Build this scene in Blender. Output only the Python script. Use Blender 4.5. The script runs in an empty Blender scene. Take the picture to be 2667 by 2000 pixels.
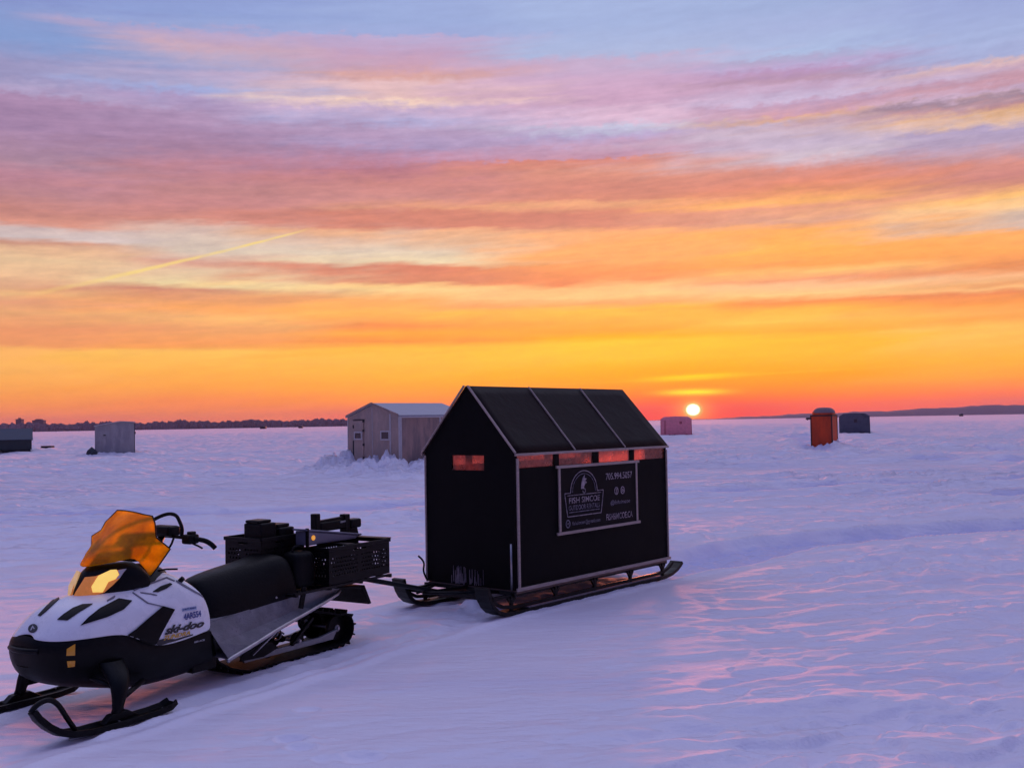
import bpy, bmesh, math, random
import numpy as np
from mathutils import Vector, Matrix
from mathutils.bvhtree import BVHTree
random.seed(4)
SC = bpy.context.scene
COL = SC.collection
R = math.radians

# ------------------------------------------------------------------ camera model
PW, PH, FPX, CAM_H = 2667.0, 2000.0, 2740.0, 1.65
_a = math.atan(-0.0175)
_p = math.atan((1100.4-1000)*math.cos(_a)/FPX)
FWD = Vector((0, math.cos(_p), math.sin(_p)))
_up = Vector((0, -math.sin(_p), math.cos(_p))); _r = Vector((1, 0, 0))
RGT = math.cos(_a)*_r + math.sin(_a)*_up
UPV = -math.sin(_a)*_r + math.cos(_a)*_up
CPOS = Vector((0, 0, CAM_H))
def ray(px, py):
    return FWD + (px-PW/2)/FPX*RGT - (py-PH/2)/FPX*UPV
cam = bpy.data.cameras.new('camera'); camo = bpy.data.objects.new('camera', cam); COL.objects.link(camo)
cam.sensor_fit = 'HORIZONTAL'; cam.sensor_width = 36; cam.lens = 36*FPX/PW
cam.clip_start = .1; cam.clip_end = 20000
camo.matrix_world = Matrix(((RGT.x, UPV.x, -FWD.x, 0), (RGT.y, UPV.y, -FWD.y, 0), (RGT.z, UPV.z, -FWD.z, CAM_H), (0, 0, 0, 1)))
SC.camera = camo

def lin(c):
    o = []
    for v in c[:3]:
        v /= 255.0
        o.append(v/12.92 if v <= .04045 else ((v+.055)/1.055)**2.4)
    return (o[0], o[1], o[2], 1)

# ------------------------------------------------------------------ node helpers
class NT:
    def __init__(s, tree): s.t = tree
    def n(s, typ, **kw):
        o = s.t.nodes.new(typ)
        for k, v in kw.items(): setattr(o, k, v)
        return o
    def put(s, sock, v):
        if isinstance(v, bpy.types.NodeSocket): s.t.links.new(v, sock)
        elif v is not None: sock.default_value = v
    def m(s, op, a, b=None, c=None, clamp=False):
        o = s.n('ShaderNodeMath', operation=op, use_clamp=clamp)
        s.put(o.inputs[0], a)
        if b is not None: s.put(o.inputs[1], b)
        if c is not None: s.put(o.inputs[2], c)
        return o.outputs[0]
    def mr(s, v, a, b, c=0., d=1., smooth=True):
        o = s.n('ShaderNodeMapRange', interpolation_type='SMOOTHSTEP' if smooth else 'LINEAR')
        s.put(o.inputs[0], v)
        for i, x in enumerate((a, b, c, d)): s.put(o.inputs[1+i], x)
        return o.outputs[0]
    def xyz(s, a, b, c):
        o = s.n('ShaderNodeCombineXYZ')
        for i, x in enumerate((a, b, c)): s.put(o.inputs[i], x)
        return o.outputs[0]
    def noise(s, vec, scale=1., detail=3., rough=.5, dist=0.):
        o = s.n('ShaderNodeTexNoise')
        if vec is not None: s.put(o.inputs['Vector'], vec)
        o.inputs['Scale'].default_value = scale; o.inputs['Detail'].default_value = detail
        o.inputs['Roughness'].default_value = rough; o.inputs['Distortion'].default_value = dist
        return o.outputs[0]
    def mix(s, f, a, b, typ='MIX'):
        o = s.n('ShaderNodeMix', data_type='RGBA', blend_type=typ)
        s.put(o.inputs[0], f); s.put(o.inputs[6], a); s.put(o.inputs[7], b)
        return o.outputs[2]
    def ramp(s, f, stops):
        o = s.n('ShaderNodeValToRGB'); cr = o.color_ramp
        s.put(o.inputs[0], f)
        while len(cr.elements) > 1: cr.elements.remove(cr.elements[-1])
        cr.elements[0].position = stops[0][0]; cr.elements[0].color = stops[0][1]
        for p, c in stops[1:]:
            e = cr.elements.new(p); e.color = c
        return o.outputs[0]

# ------------------------------------------------------------------ sky (world)
def elev(px, py):
    d = ray(px, py)
    return math.atan2(d.x, d.y), d.z/math.hypot(d.x, d.y)
K = 1130/1659.0
SKY = {
60: "0:125,140,200 60:130,150,205 150:125,150,205 200:140,150,200 250:155,150,195 300:150,145,190 345:175,160,200 370:165,130,170 430:160,125,165 500:160,125,165 620:165,125,150 680:185,125,145 740:185,125,135 800:195,125,120 850:215,140,125 872:205,180,180 910:210,190,190 930:205,145,125 955:225,175,140 1000:230,190,150 1060:235,185,145 1100:225,165,130 1130:235,180,125 1160:225,150,115 1200:230,160,110 1260:235,145,100 1320:235,145,95 1335:250,175,95 1400:255,180,90 1460:255,170,80 1520:255,155,75 1575:255,140,78 1620:248,122,85",
540: "0:130,145,205 60:135,155,210 110:145,160,210 125:175,160,200 180:200,165,185 215:185,165,195 250:165,160,200 280:185,165,200 320:170,165,205 340:160,170,220 370:170,150,195 430:170,140,180 500:165,130,170 570:160,120,155 620:180,125,150 660:185,120,135 720:190,125,130 780:195,125,130 840:205,130,120 860:215,175,165 900:215,190,180 960:215,195,180 1005:215,155,140 1040:225,190,160 1090:235,210,160 1110:205,130,110 1150:230,150,100 1190:255,165,90 1220:250,180,105 1260:240,160,100 1310:245,150,85 1330:245,155,80 1345:255,190,85 1420:255,175,70 1480:255,160,65 1530:255,140,75 1580:254,135,75 1640:246,115,85",
1030: "0:145,160,210 80:145,165,215 130:150,165,215 145:185,165,205 200:190,155,190 250:200,155,180 290:215,160,155 320:225,185,190 370:225,185,185 385:240,205,190 420:195,170,205 470:170,165,210 500:175,150,190 560:165,145,190 600:180,130,165 650:180,110,130 700:200,125,125 760:200,130,130 800:220,145,115 815:205,120,105 870:205,120,105 885:235,170,130 930:225,180,150 960:220,200,180 1000:230,210,175 1020:210,115,95 1075:215,125,100 1090:245,195,130 1110:245,205,140 1150:250,165,95 1200:255,175,80 1245:240,130,70 1275:255,160,50 1305:235,130,60 1330:255,180,60 1380:255,180,65 1450:255,170,50 1530:255,145,55 1580:255,115,80 1630:240,95,85",
1560: "0:155,175,220 100:155,175,220 200:165,180,220 225:190,170,205 300:200,165,200 370:200,160,195 400:195,155,190 430:210,175,205 470:210,180,210 490:185,190,220 520:175,160,205 560:185,145,180 600:185,135,165 610:205,120,110 650:210,135,120 720:205,125,115 770:205,125,110 785:230,160,120 820:200,115,105 870:205,125,110 890:245,165,110 940:250,165,100 1000:240,155,95 1030:240,140,85 1075:225,120,85 1095:240,185,125 1130:240,190,130 1160:235,150,100 1185:255,180,65 1230:250,160,65 1265:245,145,50 1290:255,165,10 1310:255,185,45 1370:255,185,55 1430:255,165,30 1490:255,145,35 1540:255,115,40 1580:250,85,60 1615:240,75,75",
2100: "0:150,170,215 100:160,175,220 190:165,185,225 210:165,165,205 235:180,165,210 260:175,140,185 300:175,140,170 320:190,160,195 370:195,180,215 390:185,150,185 430:200,150,170 445:215,165,145 470:190,170,195 550:190,175,205 600:195,180,200 620:200,165,180 650:205,130,125 700:215,125,105 740:225,140,100 770:245,170,100 790:225,150,125 840:205,145,130 870:250,165,85 950:255,170,75 1010:245,150,75 1040:250,185,110 1070:225,140,110 1090:230,180,140 1130:230,190,130 1155:230,120,70 1190:255,170,65 1230:255,180,75 1265:245,155,50 1300:255,175,45 1380:250,170,50 1430:255,150,20 1500:255,130,30 1545:255,95,60 1590:240,80,85",
2620: "0:150,165,215 120:160,175,220 215:160,170,215 240:215,180,185 270:195,160,185 310:195,145,165 340:195,165,195 365:150,125,150 390:180,130,140 425:220,170,130 460:215,180,170 490:165,150,190 540:175,155,190 580:185,145,165 620:205,130,125 680:195,120,120 720:215,140,115 750:255,190,110 790:250,200,145 830:200,175,165 870:205,175,165 890:250,165,90 960:255,160,80 1020:225,130,80 1055:240,175,130 1080:225,150,100 1095:245,180,120 1110:220,120,80 1150:240,140,70 1190:255,165,85 1215:240,155,75 1250:250,185,90 1310:245,180,80 1370:255,170,55 1440:255,155,60 1500:255,115,75 1545:240,98,85 1590:220,95,95",
}
SUN_AZ, SUN_E = R(9.735), 0.00904
SUN_EL = math.atan(SUN_E)
W = bpy.data.worlds.new('World'); SC.world = W; W.use_nodes = True
def build_world():
    t = W.node_tree; t.nodes.clear(); N = NT(t)
    tc = N.n('ShaderNodeTexCoord'); sp = N.n('ShaderNodeSeparateXYZ'); t.links.new(tc.outputs['Generated'], sp.inputs[0])
    X, Y, Z = sp.outputs
    hyp = N.m('SQRT', N.m('ADD', N.m('MULTIPLY', X, X), N.m('MULTIPLY', Y, Y)))
    E = N.m('DIVIDE', Z, N.m('MAXIMUM', hyp, 1e-4))
    A = N.m('ARCTAN2', X, Y)
    # cloud edges: thin streaks, drawn out along the horizon
    def nz(sa, se, det, off=0., rough=.55, dist=0.):
        v = N.xyz(N.m('MULTIPLY', A, sa), N.m('MULTIPLY_ADD', A, -0.06*se, N.m('MULTIPLY', E, se)), off)
        return N.m('SUBTRACT', N.noise(v, 1., det, rough, dist), .5)
    amp = N.mr(E, .01, .16, .12, 1.)
    w1 = N.m('MULTIPLY', nz(5., 26., 5., 1.3), .015)
    w2 = N.m('MULTIPLY', nz(16., 150., 4., 7.1), .009)
    w3 = N.m('ADD', N.m('MULTIPLY', nz(55., 300., 3., 3.7), .004), N.m('MULTIPLY', N.m('MULTIPLY', nz(60., 110., 4., 53., .65), N.mr(E, .17, .27)), .018))
    Ew = N.m('ADD', E, N.m('MULTIPLY', N.m('ADD', N.m('ADD', w1, w2), w3), amp))
    aw = N.m('ADD', N.m('MULTIPLY', nz(6., 30., 3., 11.), .30), N.m('MULTIPLY', nz(9., 120., 3., 17.), .16))
    Aw = N.m('ADD', A, aw)
    SPL, TOP = .19, .385
    cols = []
    for px, txt in SKY.items():
        st = []
        for it in txt.split():
            y, c = it.split(':')
            st.append((elev(px, float(y)*K)[1], lin([float(v) for v in c.split(',')])))
        st.sort()
        def val(e):
            if e <= st[0][0]: return st[0][1]
            for (e0, c0), (e1, c1) in zip(st, st[1:]):
                if e <= e1:
                    f = (e-e0)/(e1-e0); return tuple(c0[k]*(1-f)+c1[k]*f for k in range(4))
            return st[-1][1]
        lo = [(0., val(0))]+[(e/SPL, c) for e, c in st if 0 < e < SPL]+[(1., val(SPL))]
        hi = [(0., val(SPL))]+[((e-SPL)/(TOP-SPL), c) for e, c in st if SPL < e < TOP]+[(1., val(TOP))]
        a = N.ramp(N.m('DIVIDE', Ew, SPL, clamp=True), lo)
        b = N.ramp(N.m('DIVIDE', N.m('SUBTRACT', Ew, SPL), TOP-SPL, clamp=True), hi)
        cols.append((elev(px, 550)[0], N.mix(N.m('GREATER_THAN', Ew, SPL), a, b)))
    c = cols[0][1]
    for (a0, _), (a1, cc) in zip(cols, cols[1:]):
        c = N.mix(N.mr(Aw, a0, a1), c, cc)
    # fine light and dark filaments inside the cloud bands
    fil = N.m('MULTIPLY', N.m('ADD', nz(12., 110., 5., 23., .6), N.m('MULTIPLY', nz(46., 150., 5., 31., .65), .9)), N.m('MULTIPLY', N.mr(E, .02, .2, .22, .60), N.mr(E, .28, .36, 1., .35)))
    fv = N.m('ADD', 1., fil)
    c = N.mix(1., c, N.xyz(fv, fv, N.m('MULTIPLY_ADD', fil, .75, 1.)), 'MULTIPLY')
    # the sky above and behind the picture
    zen = N.ramp(N.m('DIVIDE', E, 3., clamp=True), [(0, lin((150, 160, 220))), (.14, lin((196, 202, 244))), (.35, lin((232, 226, 254))), (1, lin((182, 190, 248)))])
    zen = N.mix(1., zen, (1.15, 1.15, 1.17, 1), 'MULTIPLY')
    c = N.mix(N.mr(E, .30, .9), c, zen)
    back = N.ramp(N.m('DIVIDE', E, 3., clamp=True), [(0, lin((52, 54, 98))), (.05, lin((58, 60, 110))), (.14, lin((66, 72, 128))), (.35, lin((92, 102, 172))), (1, lin((182, 190, 248)))])
    back = N.mix(1., back, (1.10, 1.12, 1.17, 1), 'MULTIPLY')
    c = N.mix(N.mr(N.m('ABSOLUTE', A), .6, 1.8), c, back)
    # clear dusk air from the sky model, a small share
    sky = N.n('ShaderNodeTexSky', sky_type='NISHITA', sun_disc=False, sun_elevation=SUN_EL, sun_rotation=SUN_AZ)
    c = N.mix(.04, c, sky.outputs[0])
    # glow and streaks of thin cloud round the sun
    da = N.m('SUBTRACT', A, SUN_AZ); de = N.m('SUBTRACT', E, SUN_E)
    front = N.m('GREATER_THAN', Y, 0.)
    def gauss(ca, ce, sa, se, tilt=0.):
        u = N.m('DIVIDE', N.m('SUBTRACT', A, ca), sa)
        v = N.m('DIVIDE', N.m('SUBTRACT', N.m('SUBTRACT', E, ce), N.m('MULTIPLY', N.m('SUBTRACT', A, ca), tilt)), se)
        r2 = N.m('ADD', N.m('MULTIPLY', u, u), N.m('MULTIPLY', v, v))
        return N.m('MULTIPLY', N.m('POWER', 2.718, N.m('MULTIPLY', r2, -1.)), front)
    c = N.mix(N.m('MULTIPLY', gauss(SUN_AZ, .004, .16, .030), .80), c, (1.15, .13, .004, 1))
    c = N.mix(N.m('MULTIPLY', gauss(SUN_AZ, .003, .095, .011), .88), c, (1.35, .06, .012, 1))
    c = N.mix(N.m('MULTIPLY', gauss(SUN_AZ+.003, .045, .12, .016), .45), c, lin((255, 170, 0)))
    c = N.mix(N.m('MULTIPLY', gauss(SUN_AZ, .0395, .040, .0026, .03), .85), c, (1.25, .85, .004, 1))
    c = N.mix(N.m('MULTIPLY', gauss(SUN_AZ+.05, .0405, .13, .0009, .03), .55), c, lin((255, 195, 40)))
    c = N.mix(N.m('MULTIPLY', gauss(SUN_AZ+.001, .0254, .026, .0028), .97), c, (1.5, 1.15, .02, 1))
    c = N.mix(N.m('MULTIPLY', gauss(SUN_AZ, SUN_E-.001, .030, .0135), .70), c, (1.5, .20, .004, 1))
    c = N.mix(N.m('MULTIPLY', gauss(SUN_AZ, SUN_E, .0135, .0105), .85), c, (1.6, .55, .03, 1))
    # vapour trail
    Ad = N.m('MULTIPLY', A, 180/math.pi)
    q = N.m('ADD', Ad, 10.43)
    ln = N.m('ADD', N.m('MULTIPLY_ADD', q, .00508, .1868), N.m('MULTIPLY', N.m('MULTIPLY', q, q), 1.5e-5))
    ln = N.m('ADD', ln, N.m('MULTIPLY', nz(40., 5., 2., 41.), .0024))
    d = N.m('ABSOLUTE', N.m('SUBTRACT', E, ln))
    wid = N.mr(Ad, -24., -12., .0036, .0016, False)
    tr = N.m('MULTIPLY', N.mr(d, wid, .0003), N.m('MULTIPLY', N.mr(Ad, -25.4, -21.5, 0., 1.), N.mr(Ad, -10.2, -12.5, 0., 1.)))
    tr = N.m('MULTIPLY', tr, N.mr(nz(30., 2., 3., 43.), -.22, .16, .22, .78))
    c = N.mix(tr, c, lin((255, 222, 130)))
    # the sun's disc, flattened by the air
    u = N.m('DIVIDE', da, .0068); v = N.m('DIVIDE', de, .0057)
    r = N.m('SQRT', N.m('ADD', N.m('MULTIPLY', u, u), N.m('MULTIPLY', v, v)))
    c = N.mix(N.m('MULTIPLY', N.mr(r, 1.6, .85), front), c, (1.0, .70, .13, 1))
    c = N.mix(N.m('MULTIPLY', N.mr(r, 1.08, .6), front), c, (4.2, 3.5, 2.2, 1))
    bg = N.n('ShaderNodeBackground'); N.put(bg.inputs[0], c); bg.inputs[1].default_value = 1.
    out = N.n('ShaderNodeOutputWorld'); t.links.new(bg.outputs[0], out.inputs[0])
build_world()
try: W.cycles.sampling_method = 'MANUAL'; W.cycles.sample_map_resolution = 2048
except Exception: pass
sl = bpy.data.lights.new('sun', 'SUN'); slo = bpy.data.objects.new('sun', sl); COL.objects.link(slo)
sl.energy = 2.6; sl.angle = R(4.); sl.color = (1., .27, .16)
sd = Vector((math.sin(SUN_AZ), math.cos(SUN_AZ), math.tan(R(2.4)))).normalized()
slo.rotation_euler = sd.to_track_quat('Z', 'Y').to_euler()
SC.view_settings.view_transform = 'Standard'; SC.view_settings.look = 'None'
SC.view_settings.exposure = 0; SC.view_settings.gamma = 1
SC.cycles.max_bounces = 8; SC.cycles.transparent_max_bounces = 16; SC.cycles.volume_bounces = 0

# ------------------------------------------------------------------ materials
def mat(name, col, rough=.6, metal=0., var=.12, vs=8., bump=0., bs=40., spec=.5, stretch=(1, 1, 1), second=None, sscale=3., sthr=(.5, .6), coat=0.):
    m = bpy.data.materials.new(name); m.use_nodes = True
    N = NT(m.node_tree); b = m.node_tree.nodes['Principled BSDF']
    tc = N.n('ShaderNodeTexCoord'); mp = N.n('ShaderNodeMapping'); m.node_tree.links.new(tc.outputs['Object'], mp.inputs[0])
    mp.inputs['Scale'].default_value = stretch
    n1 = N.noise(mp.outputs[0], vs, 4, .6)
    f = N.mr(n1, .25, .75, 1-var, 1+var, False)
    c = N.mix(1., (*col[:3], 1), N.xyz(f, f, f), 'MULTIPLY')
    if second:
        n2 = N.noise(mp.outputs[0], sscale, 5, .65)
        c = N.mix(N.mr(n2, sthr[0], sthr[1]), c, (*second[:3], 1))
    N.put(b.inputs['Base Color'], c)
    N.put(b.inputs['Roughness'], N.mr(n1, .2, .8, max(0, rough-.07), min(1, rough+.07), False))
    b.inputs['Metallic'].default_value = metal
    b.inputs['Specular IOR Level'].default_value = spec
    b.inputs['Coat Weight'].default_value = coat
    if bump:
        bp = N.n('ShaderNodeBump'); bp.inputs['Strength'].default_value = bump; bp.inputs['Distance'].default_value = .01
        N.put(bp.inputs['Height'], N.noise(mp.outputs[0], bs, 4, .6)); N.put(b.inputs['Normal'], bp.outputs[0])
    return m
def film(name, tint, diff, mixf=.5, gloss=.08, rough=.1):
    m = bpy.data.materials.new(name); m.use_nodes = True; t = m.node_tree; N = NT(t); t.nodes.clear()
    tr = N.n('ShaderNodeBsdfTransparent'); tr.inputs[0].default_value = (*tint, 1)
    tl = N.n('ShaderNodeBsdfTranslucent')
    tc = N.n('ShaderNodeTexCoord'); nz = N.noise(tc.outputs['Object'], 9, 4, .6)
    f = N.mr(nz, .25, .75, .75, 1.2, False)
    N.put(tl.inputs[0], N.mix(1., (*diff, 1), N.xyz(f, f, f), 'MULTIPLY'))
    gl = N.n('ShaderNodeBsdfGlossy'); gl.inputs['Roughness'].default_value = rough
    a = N.n('ShaderNodeMixShader'); N.put(a.inputs[0], N.mr(nz, .3, .7, max(0, mixf-.12), min(1, mixf+.12), False)); t.links.new(tr.outputs[0], a.inputs[1]); t.links.new(tl.outputs[0], a.inputs[2])
    fr = N.n('ShaderNodeFresnel'); fr.inputs[0].default_value = 1.45
    b = N.n('ShaderNodeMixShader'); N.put(b.inputs[0], N.m('MULTIPLY', fr.outputs[0], gloss*10, clamp=True)); t.links.new(a.outputs[0], b.inputs[1]); t.links.new(gl.outputs[0], b.inputs[2])
    o = N.n('ShaderNodeOutputMaterial'); t.links.new(b.outputs[0], o.inputs[0])
    return m
def lamp_mat(name, col, strength):
    m = mat(name, col, .15, var=.25, vs=30)
    b = m.node_tree.nodes['Principled BSDF']
    b.inputs['Emission Color'].default_value = (*col[:3], 1); b.inputs['Emission Strength'].default_value = strength
    return m
M = {}
M['black_plastic'] = mat('black plastic', (.0034, .0033, .0036), .45, var=.3, vs=20, bump=.15, bs=120, spec=.16, second=(.007, .0065, .008), sscale=9, sthr=(.58, .75))
M['black_vinyl'] = mat('black vinyl', (.0032, .003, .0036), .5, var=.3, vs=14, bump=.3, bs=60, spec=.13)
M['black_steel'] = mat('black steel', (.004, .0038, .0042), .45, var=.4, vs=20, bump=.2, bs=80, spec=.2, second=(.03, .024, .024), sscale=16, sthr=(.66, .8))
M['rubber'] = mat('black rubber', (.004, .0038, .004), .7, var=.3, vs=20, bump=.4, bs=90, spec=.16, second=(.16, .16, .19), sscale=14, sthr=(.70, .80))
M['white_plastic'] = mat('white plastic', (.84, .82, .84), .28, var=.05, vs=6, spec=.5, coat=.2, second=(.70, .69, .72), sscale=26, sthr=(.55, .8))
M['steel'] = mat('bright steel', (.40, .38, .40), .35, metal=.8, var=.2, vs=20)
M['alu'] = mat('dull aluminium', (.30, .30, .31), .55, metal=.35, var=.2, vs=12, bump=.3, bs=50, stretch=(1, 1, .5))
M['alu_snowy'] = mat('aluminium with spattered snow', (.165, .145, .16), .65, metal=.1, var=.35, vs=12, bump=.5, bs=60, second=(.12, .105, .12), sscale=48, sthr=(.52, .66))
M['tarp'] = mat('black tarpaulin', (.0125, .0058, .0062), .62, var=.3, vs=3, bump=.7, bs=9, spec=.10)
M['tarp_wall'] = mat('black tarpaulin wall', (.0034, .0032, .0034), .7, var=.3, vs=3, bump=.4, bs=7, spec=.10)
M['wood'] = mat('bare pine strip', (.37, .28, .25), .65, var=.25, vs=9, bump=.3, bs=60, stretch=(1, 6, 6), second=(.30, .23, .2), sscale=14, sthr=(.55, .7))
M['plank'] = mat('floor planks', (.16, .10, .08), .7, var=.3, vs=9, bump=.3, bs=60, stretch=(1, 6, 6))
M['frost'] = mat('rime', (.24, .19, .21), .7, var=.3, vs=30)
M['print'] = mat('white print', (.31, .25, .28), .7, var=.5, vs=40, second=(.14, .12, .14), sscale=30, sthr=(.45, .62))
M['print_dim'] = mat('dim print', (.17, .15, .20), .7, var=.5, vs=40, second=(.05, .045, .06), sscale=34, sthr=(.45, .62))
M['banner'] = mat('black banner', (.0045, .0035, .0045), .6, var=.2, vs=6, bump=.5, bs=5, spec=.1)
M['pane'] = film('red vinyl film', (1., .70, .62), (1., .62, .54), .34, .05, .2)
M['screen'] = film('orange polycarbonate', (1., .46, .015), (1., .74, .01), .64, .03, .06)
M['amber'] = mat('amber reflector', (.80, .34, .02), .25, var=.1, spec=.6)
M['lamp'] = lamp_mat('lit headlamp', (1., .66, .14), .72)
M['lamp_dim'] = lamp_mat('headlamp reflector', (.62, .20, .045), .42)
M['lamp_side'] = lamp_mat('headlamp edge', (1., .62, .26), .32)
M['marker'] = lamp_mat('glowing amber spot', (1., .42, .05), .55)
M['decal_black'] = mat('black decal', (.02, .018, .02), .4)
M['decal_yellow'] = mat('yellow decal', (.62, .33, .03), .4, var=.2, vs=40)
M['decal_blue'] = mat('blue sticker', (.06, .08, .25), .5)
M['decal_pale'] = mat('pale blue sticker', (.42, .5, .66), .5)
M['decal_white'] = mat('white decal', (.5, .5, .52), .5)
M['seam'] = mat('panel gap', (.16, .15, .19), .6)
M['tote'] = mat('grey tote plastic', (.13, .125, .17), .25, var=.1, vs=4, spec=.5)
M['ply'] = mat('weathered plywood', (.40, .285, .24), .8, var=.2, vs=4, bump=.3, bs=30, stretch=(1, 1, .6), second=(.34, .26, .23), sscale=3, sthr=(.45, .62))
M['ply_red'] = mat('reddish plywood', (.37, .235, .195), .8, var=.22, vs=4, bump=.3, bs=30, stretch=(1, 1, .2), second=(.23, .165, .15), sscale=3, sthr=(.45, .62))
M['grey_wall'] = mat('grey siding', (.36, .325, .32), .75, var=.2, vs=3, bump=.2, bs=20, stretch=(1, 1, .3), second=(.29, .265, .275), sscale=2.5, sthr=(.45, .6))
M['trim'] = mat('pale trim', (.50, .46, .46), .7, var=.12, vs=8)
M['snow_roof'] = mat('snowy metal roof', (.33, .32, .37), .5, var=.12, vs=4, bump=.3, bs=12)
M['dome_snow'] = mat('thin snow on dome', (.21, .15, .155), .8, var=.2, vs=5)
M['dark_glass'] = mat('dark window glass', (.02, .02, .03), .12, spec=.6)
M['dark_green'] = mat('dark green cladding', (.020, .030, .034), .7, var=.3, vs=3)
M['dark_roof'] = mat('dark blue roofing', (.035, .05, .08), .6, var=.2, vs=3)
M['glow_pink_cloth'] = mat('shelter cloth red with sun glow', (.80, .26, .30), .8, var=.15, vs=3)  # the sun's red glow is painted into the cloth colour
M['pink_dark'] = mat('dark red cloth', (.42, .08, .10), .8)
M['orange_cloth'] = mat('burnt orange panel', (.58, .050, .003), .6, var=.3, vs=3, stretch=(1, 1, .3))
M['orange_dark'] = mat('dark brown frame', (.05, .012, .008), .6)
M['grey_cloth'] = mat('slate grey shelter cloth', (.085, .085, .115), .8, var=.25, vs=4)
M['tree'] = mat('bare winter wood', (.085, .064, .088), .9, var=.5, vs=.03)  # lightened towards purple, so haze is painted into the colour
M['hill'] = mat('wooded hillside', (.085, .058, .085), .9, var=.35, vs=.004)  # paler purple base carries part of the distance haze
M['far_wall'] = mat('far building wall', (.10, .075, .085), .9)
M['dark'] = mat('dark cladding', (.012, .012, .014), .8)

# ------------------------------------------------------------------ mesh helpers
def link(o, parent=None):
    COL.objects.link(o)
    if parent is not None: o.parent = parent
    return o
def tag(o, label=None, cat=None, group=None, kind=None):
    if label: o['label'] = label
    if cat: o['category'] = cat
    if group: o['group'] = group
    if kind: o['kind'] = kind
    return o
def thing(name, label, cat, loc, rz=0., group=None):
    o = bpy.data.objects.new(name, None); link(o); o.location = loc; o.rotation_euler = (0, 0, rz)
    o.empty_display_size = .2
    return tag(o, label, cat, group)
class MB:
    def __init__(s): s.v = []; s.f = []
    def add(s, vs, fs):
        b = len(s.v); s.v += [tuple(v) for v in vs]; s.f += [tuple(b+i for i in f) for f in fs]; return s
    def box(s, x0, x1, y0, y1, z0, z1):
        x0, x1 = sorted((x0, x1)); y0, y1 = sorted((y0, y1)); z0, z1 = sorted((z0, z1))
        return s.add([(x0, y0, z0), (x1, y0, z0), (x1, y1, z0), (x0, y1, z0), (x0, y0, z1), (x1, y0, z1), (x1, y1, z1), (x0, y1, z1)],
                     [(3, 2, 1, 0), (4, 5, 6, 7), (0, 1, 5, 4), (1, 2, 6, 5), (2, 3, 7, 6), (3, 0, 4, 7)])
    def bar(s, a, b, w, h, up=(0, 0, 1)):
        a = Vector(a); b = Vector(b); d = (b-a).normalized(); u = Vector(up)
        sd = d.cross(u)
        if sd.length < 1e-3: sd = d.cross(Vector((1, 0, 0)))
        sd.normalize(); u = sd.cross(d)
        vs = []
        for p in (a, b):
            for i, j in ((-1, -1), (1, -1), (1, 1), (-1, 1)): vs.append(p+sd*(i*w/2)+u*(j*h/2))
        return s.add(vs, [(3, 2, 1, 0), (4, 5, 6, 7), (0, 1, 5, 4), (1, 2, 6, 5), (2, 3, 7, 6), (3, 0, 4, 7)])
    def tube(s, pts, r, n=10, caps=True, smooth=0):
        P = [Vector(p) for p in pts]
        for _ in range(smooth):
            Q = [P[0]]
            for a, b in zip(P, P[1:]): Q += [a*.75+b*.25, a*.25+b*.75]
            P = Q+[P[-1]]
        rr = r if isinstance(r, (list, tuple)) else [r]*len(P)
        if len(rr) != len(P): rr = [rr[0]]*len(P)
        vs = []; ref = None
        for i, p in enumerate(P):
            d = (P[min(i+1, len(P)-1)]-P[max(i-1, 0)]).normalized()
            if ref is None: ref = d.orthogonal().normalized()
            ref = (ref-d*ref.dot(d)).normalized(); o = d.cross(ref)
            for k in range(n):
                t = 2*math.pi*k/n; vs.append(p+(ref*math.cos(t)+o*math.sin(t))*rr[i])
        fs = []
        for i in range(len(P)-1):
            for k in range(n):
                a = i*n+k; b = i*n+(k+1) % n; fs.append((a, b, b+n, a+n))
        if caps: fs += [tuple(range(n-1, -1, -1)), tuple(range((len(P)-1)*n, len(P)*n))]
        return s.add(vs, fs)
    def prism(s, poly, axis, a, b):
        # poly in the two other axes, extruded along axis from a to b
        def P(u, v, w): return {'x': (w, u, v), 'y': (u, w, v), 'z': (u, v, w)}[axis]
        n = len(poly)
        vs = [P(u, v, a) for u, v in poly]+[P(u, v, b) for u, v in poly]
        fs = [tuple(range(n)), tuple(range(2*n-1, n-1, -1))]+[(i, (i+1) % n+0, (i+1) % n+n, i+n) for i in range(n)]
        return s.add(vs, fs)
    def strip(s, path, y0, y1, th):
        # a bent board: path in xz, between y0 and y1, thickness th (upwards)
        n = len(path); vs = []
        for i, (x, z) in enumerate(path):
            a = path[max(i-1, 0)]; b = path[min(i+1, n-1)]
            tx, tz = b[0]-a[0], b[1]-a[1]; l = math.hypot(tx, tz) or 1
            nx, nz = -tz/l*th, tx/l*th
            vs += [(x, y0, z), (x, y1, z), (x+nx, y1, z+nz), (x+nx, y0, z+nz)]
        fs = []
        for i in range(n-1):
            for k in range(4):
                a = i*4+k; b = i*4+(k+1) % 4; fs.append((a, b, b+4, a+4))
        fs += [(3, 2, 1, 0), (4*n-4, 4*n-3, 4*n-2, 4*n-1)]
        return s.add(vs, fs)
    def cyl(s, c, axis, r, a, b, n=20):
        c = Vector(c); ax = {'x': Vector((1, 0, 0)), 'y': Vector((0, 1, 0)), 'z': Vector((0, 0, 1))}[axis]
        return s.tube([c+ax*a, c+ax*b], r, n)
    def grid(s, rows):
        b = [tuple(p) for r in rows for p in r]; n = len(rows[0])
        return s.add(b, [(i*n+j, i*n+j+1, (i+1)*n+j+1, (i+1)*n+j) for i in range(len(rows)-1) for j in range(n-1)])
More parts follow.
